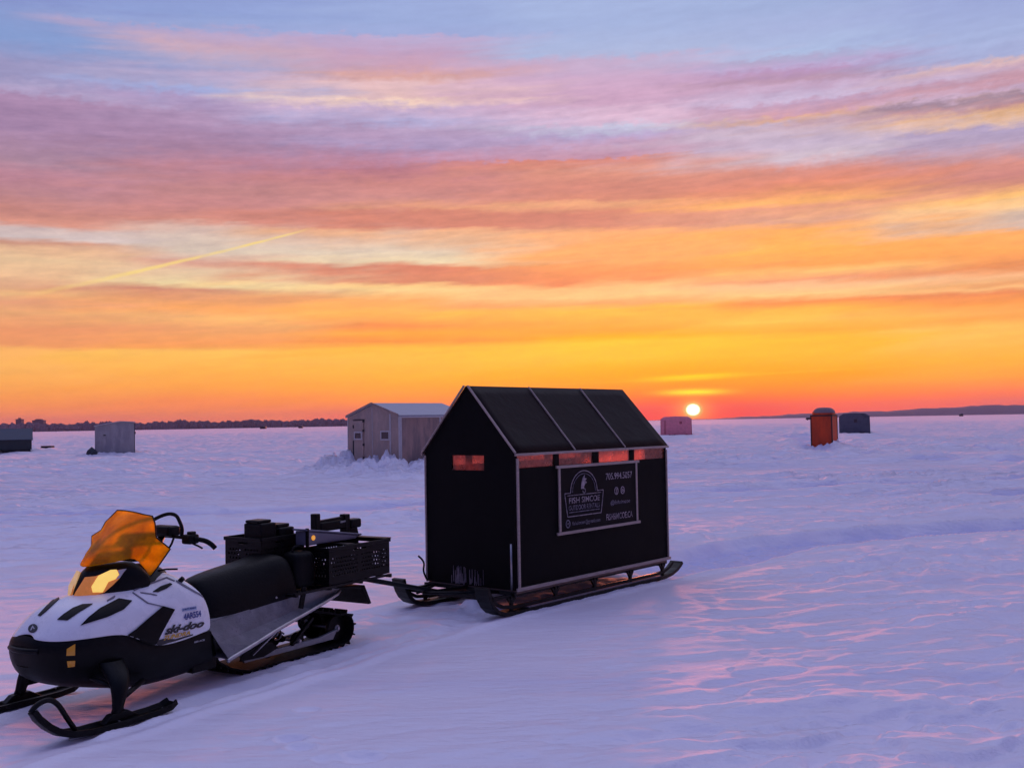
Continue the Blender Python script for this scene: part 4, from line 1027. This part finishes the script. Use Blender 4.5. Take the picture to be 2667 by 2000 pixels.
    # console behind the screen
    MB().grid([mir([(-.42, .0, .80), (-.42, .16, .775), (-.42, .215, .70)][:0:-1])+[(-.42, .0, .80), (-.42, .16, .775), (-.42, .215, .70)],
               mir([(-.56, .0, .84), (-.56, .11, .81), (-.56, .17, .74)][:0:-1])+[(-.56, .0, .84), (-.56, .11, .81), (-.56, .17, .74)],
               mir([(-.66, .0, .78), (-.66, .08, .76), (-.66, .12, .70)][:0:-1])+[(-.66, .0, .78), (-.66, .08, .76), (-.66, .12, .70)]]).build('console', M['black_plastic'], root, smooth=True, sub=1)
    MB().prism([(-.40, .84), (-.47, .93), (-.56, .94), (-.58, .83)], 'y', -.09, .09).build('gauge', M['black_plastic'], root, bevel=.015)
    MB().tube([(-.56, .125, .770), (-.63, .120, .770), (-.715, .120, .760)], .006).build('hood_latch', M['black_plastic'], root, smooth=True)
    MB().tube([(-.640, .215, .690), (-.655, .245, .720)], .016).build('filler_knob', M['black_plastic'], root, smooth=True, bevel=.004)
    # ---- handlebar
    hb = MB().tube([(-.768, -.40, .905), (-.735, -.36, .945), (-.715, -.27, .958), (-.70, -.15, .965), (-.70, 0, .968), (-.70, .15, .965), (-.712, .27, .957)], .011, smooth=2).build('handlebar', M['black_steel'], root, smooth=True)
    for s in (1, -1):
        MB().tube([(-.712, s*.26, .957), (-.725, s*.31, .954), (-.738, s*.36, .945), (-.755, s*.39, .922), (-.772, s*.402, .898)], .0155, smooth=2).build('grip', M['rubber'], hb, smooth=True)
        MB().box(-.752, -.672, s*.205, s*.285, .925, .985).build('control_block', M['black_plastic'], hb, bevel=.012)
        MB().box(-.735, -.69, s*.235, s*.275, .98, 1.003).build('switch', M['black_plastic'], hb, bevel=.006)
        MB().tube([(-.72, s*.26, .925), (-.728, s*.30, .912), (-.727, s*.335, .900)], .006, smooth=1).build('lever', M['black_steel'], hb, smooth=True)
    MB().box(-.76, -.655, -.085, .115, .965, 1.032).build('bar_pad', M['black_vinyl'], hb, bevel=.022)
    MB().tube([(-.69, -.20, .97), (-.715, -.17, 1.03), (-.722, -.10, 1.067), (-.716, -.02, 1.094), (-.711, .06, 1.110), (-.711, .12, 1.100), (-.705, .155, 1.065), (-.698, .19, 1.018), (-.69, .19, .972)], .0115, smooth=2).build('hand_hoop', M['rubber'], hb, smooth=True)
    MB().tube([(-.60, 0, .80), (-.70, 0, .968)], .022).build('steering_post', M['black_steel'], hb, smooth=True)
    MB().tube([(-.71, .10, .965), (-.66, .12, .90), (-.58, .08, .83)], .007, smooth=2).build('cable', M['rubber'], hb, smooth=True)
    # ---- seat
    prof = [ # x, top z, half width top, half width low, low z
        (-.885, .640, .055, .12, .48), (-.93, .662, .085, .185, .41), (-1.0, .680, .10, .195, .42), (-1.2, .708, .115, .205, .415), (-1.4, .724, .13, .208, .425),
        (-1.52, .744, .145, .210, .43), (-1.585, .752, .150, .210, .435), (-1.66, .745, .150, .210, .44), (-1.705, .715, .150, .210, .445), (-1.722, .47, .145, .205, .45)]
    rows = []
    for x, zt, wt, wl, zl in prof:
        h = [(x, 0, zt), (x, wt*.6, zt-.004), (x, wt, zt-.022), (x, wt*.55+wl*.45+.012, zl+(zt-zl)*.62), (x, wl, zl+(zt-zl)*.2), (x, wl, zl)]
        rows.append(mir(h[:0:-1])+h)
    st = MB().grid(rows)
    st.add(rows[0], [tuple(range(len(rows[0])))]); st.add(rows[-1], [tuple(range(len(rows[-1])))])
    seat = st.build('seat', M['black_vinyl'], root, smooth=True, sub=1, weld=True)
    for s in (1, -1): MB().cyl((-1.50, s*.208, .47), 'y', .008, 0, s*.004, 10).build('seat_stud', M['steel'], seat)
    # ---- tunnel, running boards and rails
    tn = [(-.86, .205, .405), (-.86, .205, .17), (-1.75, .205, .285), (-2.16, .205, .395), (-2.16, .205, .455), (-1.75, .205, .455)]
    t_ = MB()
    for s in (1, -1):
        t_.add([(x, s*y, z) for x, y, z in tn]+[(x, s*(y-.006), z) for x, y, z in tn], [(0, 1, 2, 5), (2, 3, 4, 5), (6, 11, 8, 7), (8, 11, 10, 9)])
    t_.box(-1.75, -.86, -.205, .205, .410, .416); t_.bar((-1.74, 0, .438), (-2.16, 0, .452), .41, .006)
    t_.build('tunnel', M['alu'], root)
    for s in (1, -1):
        L = [(-.88, .20, .200), (-.88, .405, .185), (-1.10, .385, .228), (-1.40, .352, .293), (-1.775, .300, .350), (-2.085, .242, .402), (-2.12, .205, .41), (-1.75, .204, .305), (-1.40, .204, .270), (-1.10, .204, .228)]
        b = MB().add([(x, s*y, z) for x, y, z in L], [(0, 1, 2, 9), (9, 2, 3, 8), (8, 3, 4, 7), (7, 4, 5, 6)])
        # inner skirt that slopes up from the board to the seat
        L2 = [(-.86, .325, .285), (-1.10, .290, .300), (-1.40, .262, .330), (-1.72, .240, .370), (-1.72, .207, .455), (-1.40, .207, .432), (-1.10, .207, .412), (-.86, .207, .400)]
        b.add([(x, s*y, z) for x, y, z in L2], [(0, 1, 6, 7), (1, 2, 5, 6), (2, 3, 4, 5)])
        L3 = [(-.86, .325, .285), (-1.10, .290, .300), (-1.40, .262, .330), (-1.72, .240, .370), (-1.775, .295, .352), (-1.40, .348, .295), (-1.10, .381, .230), (-.88, .40, .188)]
        b.add([(x, s*y, z) for x, y, z in L3], [(0, 1, 6, 7), (1, 2, 5, 6), (2, 3, 4, 5)])
        b.build('running_board', M['alu_snowy'], root, solid=.004, solid_off=0)
        MB().tube([(-.865, s*.405, .180), (-.90, s*.402, .193), (-1.10, s*.385, .232), (-1.40, s*.352, .297), (-1.775, s*.302, .354), (-2.085, s*.245, .406), (-2.16, s*.21, .42)], .013, smooth=1).build('board_rail', M['steel'], root, smooth=True)
        MB().bar((-1.66, s*.285, .375), (-1.70, s*.285, .52), .012, .045, (1, 0, 0)).build('rack_strap', M['rubber'], root, bevel=.003)
    # ---- track
    def arc(cx, cz, r, a0, a1, n): return [(cx+r*math.cos(R(a)), cz+r*math.sin(R(a))) for a in np.linspace(a0, a1, n)]
    loop = arc(-1.02, .20, .115, 100, -60, 9)[::-1]
    loop = arc(-2.215, .128, .118, 255, 75, 12)[::-1]                       # rear idler, from top round to bottom
    top_run = [(-2.05, .262), (-1.90, .305), (-1.5, .270), (-1.2, .26)]
    frontc = arc(-1.02, .185, .10, 95, 265, 1)
    path = [(-2.215, .010), (-2.0, .008), (-1.6, .008), (-1.25, .010), (-1.10, .055)]+[(-.985, .12), (-.935, .19), (-.96, .26), (-1.05, .285), (-1.2, .28), (-1.5, .285), (-1.80, .318), (-1.90, .318), (-2.02, .288)]+loop[:-1]
    def resample(p, step):
        p = p+[p[0]]; out = []; acc = 0.; nxt = 0.
        for a, b in zip(p, p[1:]):
            L = math.hypot(b[0]-a[0], b[1]-a[1])
            while nxt <= acc+L:
                f = (nxt-acc)/L; out.append((a[0]+(b[0]-a[0])*f, a[1]+(b[1]-a[1])*f)); nxt += step
            acc += L
        return out
    pp = resample(path, .034); n = len(pp); cxz = (-1.6, .15)
    tb = MB(); vs = []
    for i, (x, z) in enumerate(pp):
        a, b = pp[i-1], pp[(i+1) % n]; tx, tz = b[0]-a[0], b[1]-a[1]; l = math.hypot(tx, tz); nx, nz = tz/l, -tx/l
        if nx*(x-cxz[0])+nz*(z-cxz[1]) < 0: nx, nz = -nx, -nz
        vs += [(x, -.20, z), (x, .20, z), (x-nx*.012, .20, z-nz*.012), (x-nx*.012, -.20, z-nz*.012)]
        if i % 2 == 0:
            u = Vector((tx/l, 0, tz/l)); nn = Vector((nx, 0, nz)); q0 = Vector((x, 0, z))
            for y0, y1 in ((-.198, -.075), (-.06, .06), (.075, .198)):
                c8 = []
                for k in (0, .026):
                    for sx, yy in ((-1, y0), (1, y0), (1, y1), (-1, y1)): c8.append(tuple(q0+u*sx*.006*(1-.3*(k > 0))+nn*k+Vector((0, yy, 0))))
                tb.add(c8, [(3, 2, 1, 0), (4, 5, 6, 7), (0, 1, 5, 4), (1, 2, 6, 5), (2, 3, 7, 6), (3, 0, 4, 7)])
    tb.add(vs, [(i*4+k, i*4+(k+1) % 4, ((i+1) % n)*4+(k+1) % 4, ((i+1) % n)*4+k) for i in range(n) for k in range(4)])
    # the belt rides a hand's breadth of pressed snow; lugs reach down to it
    tb.v = [(x, y, max(z, -.006)) for x, y, z in tb.v]
    track = tb.build('track', M['rubber'], root)
    # ---- rear suspension, seen through the gap under the board
    for s in (1, -1):
        MB().prism([(-1.20, .150), (-1.26, .062), (-2.15, .058), (-2.20, .125), (-2.0, .098), (-1.35, .100)], 'y', s*.125, s*.150).build('slide_rail', M['alu'], root, bevel=.003)
        for x, z, r, w in ((-2.215, .128, .098, .03), (-1.80, .110, .062, .03), (-1.50, .100, .055, .03), (-1.16, .175, .06, .03), (-1.88, .235, .06, .03)):
            wh = MB().tube([(x, s*.100, z), (x, s*.128, z)], r, 22).build('idler_wheel', M['black_plastic'], root, bevel=.006)
            MB().tube([(x, s*.126, z), (x, s*.136, z)], r*.26, 14).build('wheel_hub', M['alu'], wh)
        MB().bar((-1.30, s*.155, .11), (-1.62, s*.155, .27), .022, .030, (0, 1, 0)).build('swing_arm', M['black_steel'], root, bevel=.004)
        MB().bar((-1.70, s*.155, .10), (-1.92, s*.155, .26), .022, .030, (0, 1, 0)).build('swing_arm', M['black_steel'], root, bevel=.004)
        MB().bar((-1.32, s*.160, .105), (-1.55, s*.175, .235), .008, .012, (0, 1, 0)).build('stay', M['steel'], root)
        MB().prism([(-1.24, .15), (-1.20, .085), (-1.42, .075), (-1.56, .11), (-1.50, .16), (-1.36, .175)], 'y', s*.155, s*.165).build('skid_plate', M['black_plastic'], root)
    for a, b in (((-1.35, 0, .10), (-1.65, 0, .30)), ((-1.75, .03, .12), (-1.50, .03, .30))):
        sp = MB().tube([a, b], .022, 12).build('shock_absorber', M['black_steel'], root, smooth=True)
        A, B = Vector(a), Vector(b); cp = []; d = (B-A).normalized(); o1 = d.orthogonal().normalized(); o2 = d.cross(o1)
        for k in range(73): t = k/72; cp.append(A+(B-A)*(.12+.76*t)+(o1*math.cos(t*2*math.pi*6)+o2*math.sin(t*2*math.pi*6))*.034)
        MB().tube(cp, .006, 6).build('spring', M['steel'], sp, smooth=True)
    for x, z in ((-2.215, .128), (-1.80, .110), (-1.50, .100), (-1.88, .235)): MB().tube([(x, -.15, z), (x, .15, z)], .012).build('axle', M['steel'], root)
    # ---- rear: snow flap, hitch, cargo rack
    MB().prism([(-2.10, .445), (-2.16, .455), (-2.44, .425), (-2.52, .275), (-2.49, .270), (-2.40, .405)], 'y', -.19, .22).build('snow_flap', M['rubber'], root, bevel=.006)
    MB().prism([(-2.10, .45), (-2.62, .462), (-2.66, .445), (-2.66, .430), (-2.62, .425), (-2.10, .425)], 'y', -.03, .03).build('hitch', M['black_steel'], root, bevel=.004)
    MB().tube([(-2.635, 0, .40), (-2.635, 0, .50)], .012).build('hitch_pin', M['steel'], root)
    rk = MB()
    for s in (-.30, -.1, .1, .30): rk.bar((-1.58, s, .482), (-2.66, s, .482), .018, .016)
    for x in (-1.60, -1.95, -2.3, -2.65): rk.bar((x, -.31, .470), (x, .31, .470), .02, .016)
    rk.bar((-1.75, .2, .455), (-1.72, .2, .48), .02, .02); rk.bar((-2.1, -.2, .45), (-2.1, -.2, .48), .02, .02); rk.bar((-2.1, .2, .45), (-2.1, .2, .48), .02, .02)
    rk.prism([(-1.60, .478), (-1.60, .645), (-1.585, .645), (-1.585, .478)], 'y', -.36, .02)
    rk.build('cargo_rack', M['black_steel'], root)
    MB().box(-1.92, -1.60, -.34, .0, .49, .64).build('rack_box', M['black_plastic'], root, bevel=.01)
    # ---- skis
    for s in (1, -1):
        y = s*.45
        sk = [(.405, .190), (.385, .150), (.345, .085), (.315, .045), (.270, .020), (.20, .008), (.0, .006), (-.25, .008), (-.36, .018), (-.40, .036)]
        sk = [(x, z) for x, z in sk]
        prow = [(.53, .196), (.50, .150), (.445, .095), (.385, .052), (.305, .022), (.20, .008), (.0, .004), (-.25, .006), (-.345, .014), (-.395, .036)]
        b = MB()
        ws_ = [.022, .028, .036, .045, .056, .062, .064, .062, .056, .045]
        nrm = []
        for i, ((x, z), hw) in enumerate(zip(prow, ws_)):
            a_ = prow[max(i-1, 0)]; c_ = prow[min(i+1, len(prow)-1)]; tx, tz = c_[0]-a_[0], c_[1]-a_[1]; l = math.hypot(tx, tz); nx, nz = tz/l, -tx/l
            if nz < 0: nx, nz = -nx, -nz
            t = .022
            nrm.append([(x, y-hw, z), (x, y-hw*.3, z-.004), (x, y+hw*.3, z-.004), (x, y+hw, z), (x+nx*(t+.012), y+hw, z+nz*(t+.012)), (x+nx*(t+.012), y+hw*.75, z+nz*(t+.012)), (x+nx*t*.7, y+hw*.6, z+nz*t*.7), (x+nx*t*.7, y-hw*.6, z+nz*t*.7), (x+nx*(t+.012), y-hw*.75, z+nz*(t+.012)), (x+nx*(t+.012), y-hw, z+nz*(t+.012))])
        b.grid([r+[r[0]] for r in nrm]); b.add(nrm[0], [tuple(range(10))]); b.add(nrm[-1], [tuple(range(9, -1, -1))])
        ski = b.build('ski', M['black_plastic'], root, weld=True, bevel=.003)
        MB().tube([(.525, y, .200), (.500, y, .228), (.455, y, .244), (.41, y, .242), (.365, y, .205), (.325, y, .140), (.290, y, .085), (.262, y, .045)], .0145, smooth=2).build('ski_loop', M['black_plastic'], ski, smooth=True)
        MB().tube([(.30, y, .006), (.2, y, -.004), (-.2, y, -.004), (-.3, y, .008)], .008).build('ski_runner', M['steel'], ski, smooth=True)
        MB().prism([(.10, .035), (.05, .075), (-.06, .080), (-.14, .035)], 'y', y-.026, y+.026).build('ski_saddle', M['black_plastic'], ski, bevel=.006)
        for x in (.235, .02, -.28): MB().cyl((x, y+s*.046, .030), 'z', .007, 0, .012, 8).build('ski_bolt', M['steel'], ski)
        # leg: tapering casting leaning back, with trailing arm and shock
        rows = []
        for (x, yy, z, a_, b_) in ((.0, .45, .055, .040, .026), (-.012, .445, .10, .034, .026), (-.03, .435, .16, .046, .032), (-.05, .415, .215, .060, .042), (-.07, .36, .27, .072, .055), (-.09, .27, .33, .085, .06)):
            rows.append([(x+a_*math.cos(t), s*(yy+b_*math.sin(t)), z) for t in np.linspace(0, 2*math.pi, 15)])
        leg = MB().grid(rows); leg.add(rows[0][:-1], [tuple(range(14))])
        leg.build('ski_leg', M['black_plastic'], root, smooth=True, weld=True)
        MB().tube([(-.03, s*.43, .13), (-.30, s*.30, .17)], .016).build('trailing_arm', M['black_steel'], root, smooth=True)
        MB().tube([(-.10, s*.400, .14), (-.08, s*.31, .30)], .018).build('ski_shock', M['black_steel'], root, smooth=True)
        MB().tube([(-.02, s*.42, .20), (.03, s*.10, .28)], .012).build('steering_rod', M['black_steel'], root, smooth=True)
    return root, MW
SM, SM_MW = build_snowmobile()

# ------------------------------------------------------------------ cargo on the snowmobile's rack
def at_sm(x, y, z): return SM_O+SM_F*x+SM_L*y+Vector((0, 0, z))
def perf_panel(mb, p0, eu, ev, nu, nv, holes, th):
    # a wall of small square cells with some left open
    p0, eu, ev = Vector(p0), Vector(eu), Vector(ev); nrm = eu.cross(ev).normalized()*th
    for i in range(nu):
        for j in range(nv):
            if (i, j) in holes: continue
            a = p0+eu*(i/nu)+ev*(j/nv); q = [a, a+eu/nu, a+eu/nu+ev/nv, a+ev/nv]
            vs = [x for x in q]+[x+nrm for x in q]
            fs = [(3, 2, 1, 0), (4, 5, 6, 7)]
            for k, (di, dj) in enumerate(((0, -1), (1, 0), (0, 1), (-1, 0))):
                ii, jj = i+di, j+dj
                if (ii, jj) in holes or not (0 <= ii < nu and 0 <= jj < nv): fs.append((k, (k+1) % 4, (k+1) % 4+4, k+4))
            mb.add(vs, fs)
def crate(label, x0, x1, y0, y1, z0, z1, name='plastic_crate'):
    r = thing(name, label, 'crate', at_sm((x0+x1)/2, (y0+y1)/2, z0), SM_YAW, 'plastic crates on the cargo rack')
    lx, ly, h = (x1-x0)/2, (y1-y0)/2, z1-z0
    def holes(nu, nv):
        s_ = set()
        hand0, hand1 = int(nu*.40), int(nu*.60)
        for i in range(hand0, hand1+1): s_.add((i, nv-3))
        for j in range(3, nv-4):
            for i in range(2, nu-2):
                if (i+(j % 4)//2) % 2 == 0 and j % 2 == 0 and abs(i-nu/2) > 1.2: s_.add((i, j))
        return s_
    nv = max(12, int(h/.0145))
    for name_, p, eu, n_ in (('crate_end', (lx, ly, 0), (0, -2*ly, 0), 2*ly), ('crate_end', (-lx, -ly, 0), (0, 2*ly, 0), 2*ly), ('crate_side', (-lx, ly, 0), (2*lx, 0, 0), 2*lx), ('crate_side', (lx, -ly, 0), (-2*lx, 0, 0), 2*lx)):
        nu = max(14, int(n_/.0145)); mb = MB()
        perf_panel(mb, p, eu, (0, 0, h), nu, nv, holes(nu, nv), .006)
        mb.build(name_, M['black_plastic'], r)
    rim = MB()
    rim.box(-lx-.008, lx+.008, ly, ly+.010, h-.022, h+.004); rim.box(-lx-.008, lx+.008, -ly-.010, -ly, h-.022, h+.004)
    rim.box(lx, lx+.010, -ly, ly, h-.022, h+.003); rim.box(-lx-.010, -lx, -ly, ly, h-.022, h+.003)
    rim.build('rim', M['black_plastic'], r, bevel=.003)
    MB().box(-lx+.008, lx-.008, -ly+.008, ly-.008, .0, .010).build('crate_floor', M['black_plastic'], r)
    return r
crate('black perforated plastic crate directly behind the snowmobile seat, holding two dark cases', -1.93, -1.56, -.35, .01, .645, .858)
def tool_bag():
    r = thing('tool_bag', 'black soft bag wedged behind the seat, beside the rear crate', 'bag', at_sm(-1.82, .115, .49), SM_YAW)
    rows = []
    for z, k in ((0, .90), (.03, 1.), (.12, 1.03), (.20, 1.), (.245, .90), (.262, .60)):
        rows.append([((.108*k)*(abs(math.cos(t))**.5)*(1 if math.cos(t) >= 0 else -1), (.092*k)*(abs(math.sin(t))**.5)*(1 if math.sin(t) >= 0 else -1), z) for t in np.linspace(0, 2*math.pi, 25)])
    b = MB().grid(rows); b.add(rows[-1][:-1], [tuple(range(24))]); b.add(rows[0][:-1], [tuple(range(23, -1, -1))])
    b.build('bag_body', M['black_vinyl'], r, smooth=True, weld=True, sub=1)
    MB().tube([(.06, .0, .255), (.05, .0, .295), (-.05, .0, .295), (-.06, .0, .255)], .009, smooth=2).build('bag_handle', M['rubber'], r, smooth=True)
tool_bag()
crate('black perforated plastic crate at the rear of the snowmobile, below the rod rack', -2.645, -1.94, -.20, .30, .495, .762)
def case(label, x0, x1, y0, y1, z0, z1, cap):
    r = thing('equipment_case', label, 'case', at_sm((x0+x1)/2, (y0+y1)/2, z0), SM_YAW, 'dark cases in the front crate')
    lx, ly, h = (x1-x0)/2, (y1-y0)/2, z1-z0
    MB().box(-lx, lx, -ly, ly, 0, h-cap).build('case_body', M['black_vinyl'], r, bevel=.012)
    MB().box(-lx+.02, lx-.005, -ly+.01, ly-.03, h-cap+.001, h).build('case_lid', M['black_plastic'], r, bevel=.008)
    MB().tube([(lx+.006, -ly*.5, h*.55), (lx+.025, -ly*.4, h*.62), (lx+.025, ly*.4, h*.62), (lx+.006, ly*.5, h*.55)], .006, smooth=1).build('case_handle', M['rubber'], r, smooth=True)
    return r
case('taller black case standing in the crate right behind the seat', -1.74, -1.585, -.19, -.015, .657, .982, .022)
case('lower wide black case in the front crate, between the tall case and grey tote', -1.915, -1.765, -.19, -.005, .657, .940, .025)
def tote():
    r = thing('storage_tote', 'grey sloping lidded tote with a glowing amber spot on its side', 'tote', at_sm(-2.16, .085, .767), SM_YAW)
    MB().prism([(.27, .012), (-.27, .012), (-.31, .035), (.27, .118)], 'y', -.062, .062).build('tote_body', M['tote'], r, bevel=.008)
    MB().prism([(.29, .122), (-.33, .032), (-.33, .044), (.29, .136)], 'y', -.070, .070).build('tote_lid', M['tote'], r, bevel=.004)
    MB().prism([(.282, .0), (.268, .0), (.268, .14), (.282, .14)], 'y', .050, .072).build('corner_strap', M['black_plastic'], r)
    MB().tube([(.215, .060, .066), (.215, .070, .066)], .019, 16).build('amber_spot', M['marker'], r, bevel=.004)  # emissive amber disc added on the tote's side
tote()
def rod_rack():
    r = thing('rod_rack', 'black rod rack with two upright posts standing above the rear crate', 'rack', at_sm(-2.43, -.05, .767), SM_YAW)
    MB().box(.215, .265, -.03, .03, .0, .215).build('post', M['black_plastic'], r, bevel=.006)
    MB().box(-.13, -.07, -.03, .03, .0, .185).build('post', M['black_plastic'], r, bevel=.006)
    MB().box(-.07, .215, -.035, .035, .075, .145).build('rack_body', M['black_plastic'], r, bevel=.012)
    MB().box(-.255, -.13, -.045, .045, .070, .142).build('reel_box', M['black_plastic'], r, bevel=.016)
    MB().prism([(-.13, .0), (-.235, .0), (-.215, .07), (-.13, .07)], 'y', -.03, .03).build('rack_foot', M['black_plastic'], r)
    MB().bar((.10, .037, .030), (-.06, .037, .022), .008, .022).build('rack_clip', M['trim'], r)
    MB().bar((-.07, .0, .16), (.215, .0, .15), .03, .02).build('rod', M['black_steel'], r)
    MB().bar((.0, .04, .13), (-.06, .04, .135), .006, .012).build('rack_label', M['alu'], r)
    for x in (-.20, .24): MB().box(x-.04, x+.04, -.15, .35, -.004, .004).build('rack_foot_board', M['black_plastic'], r)
    MB().box(-.26, .28, -.03, .03, .0045, .014).build('rack_base', M['black_plastic'], r)
rod_rack()
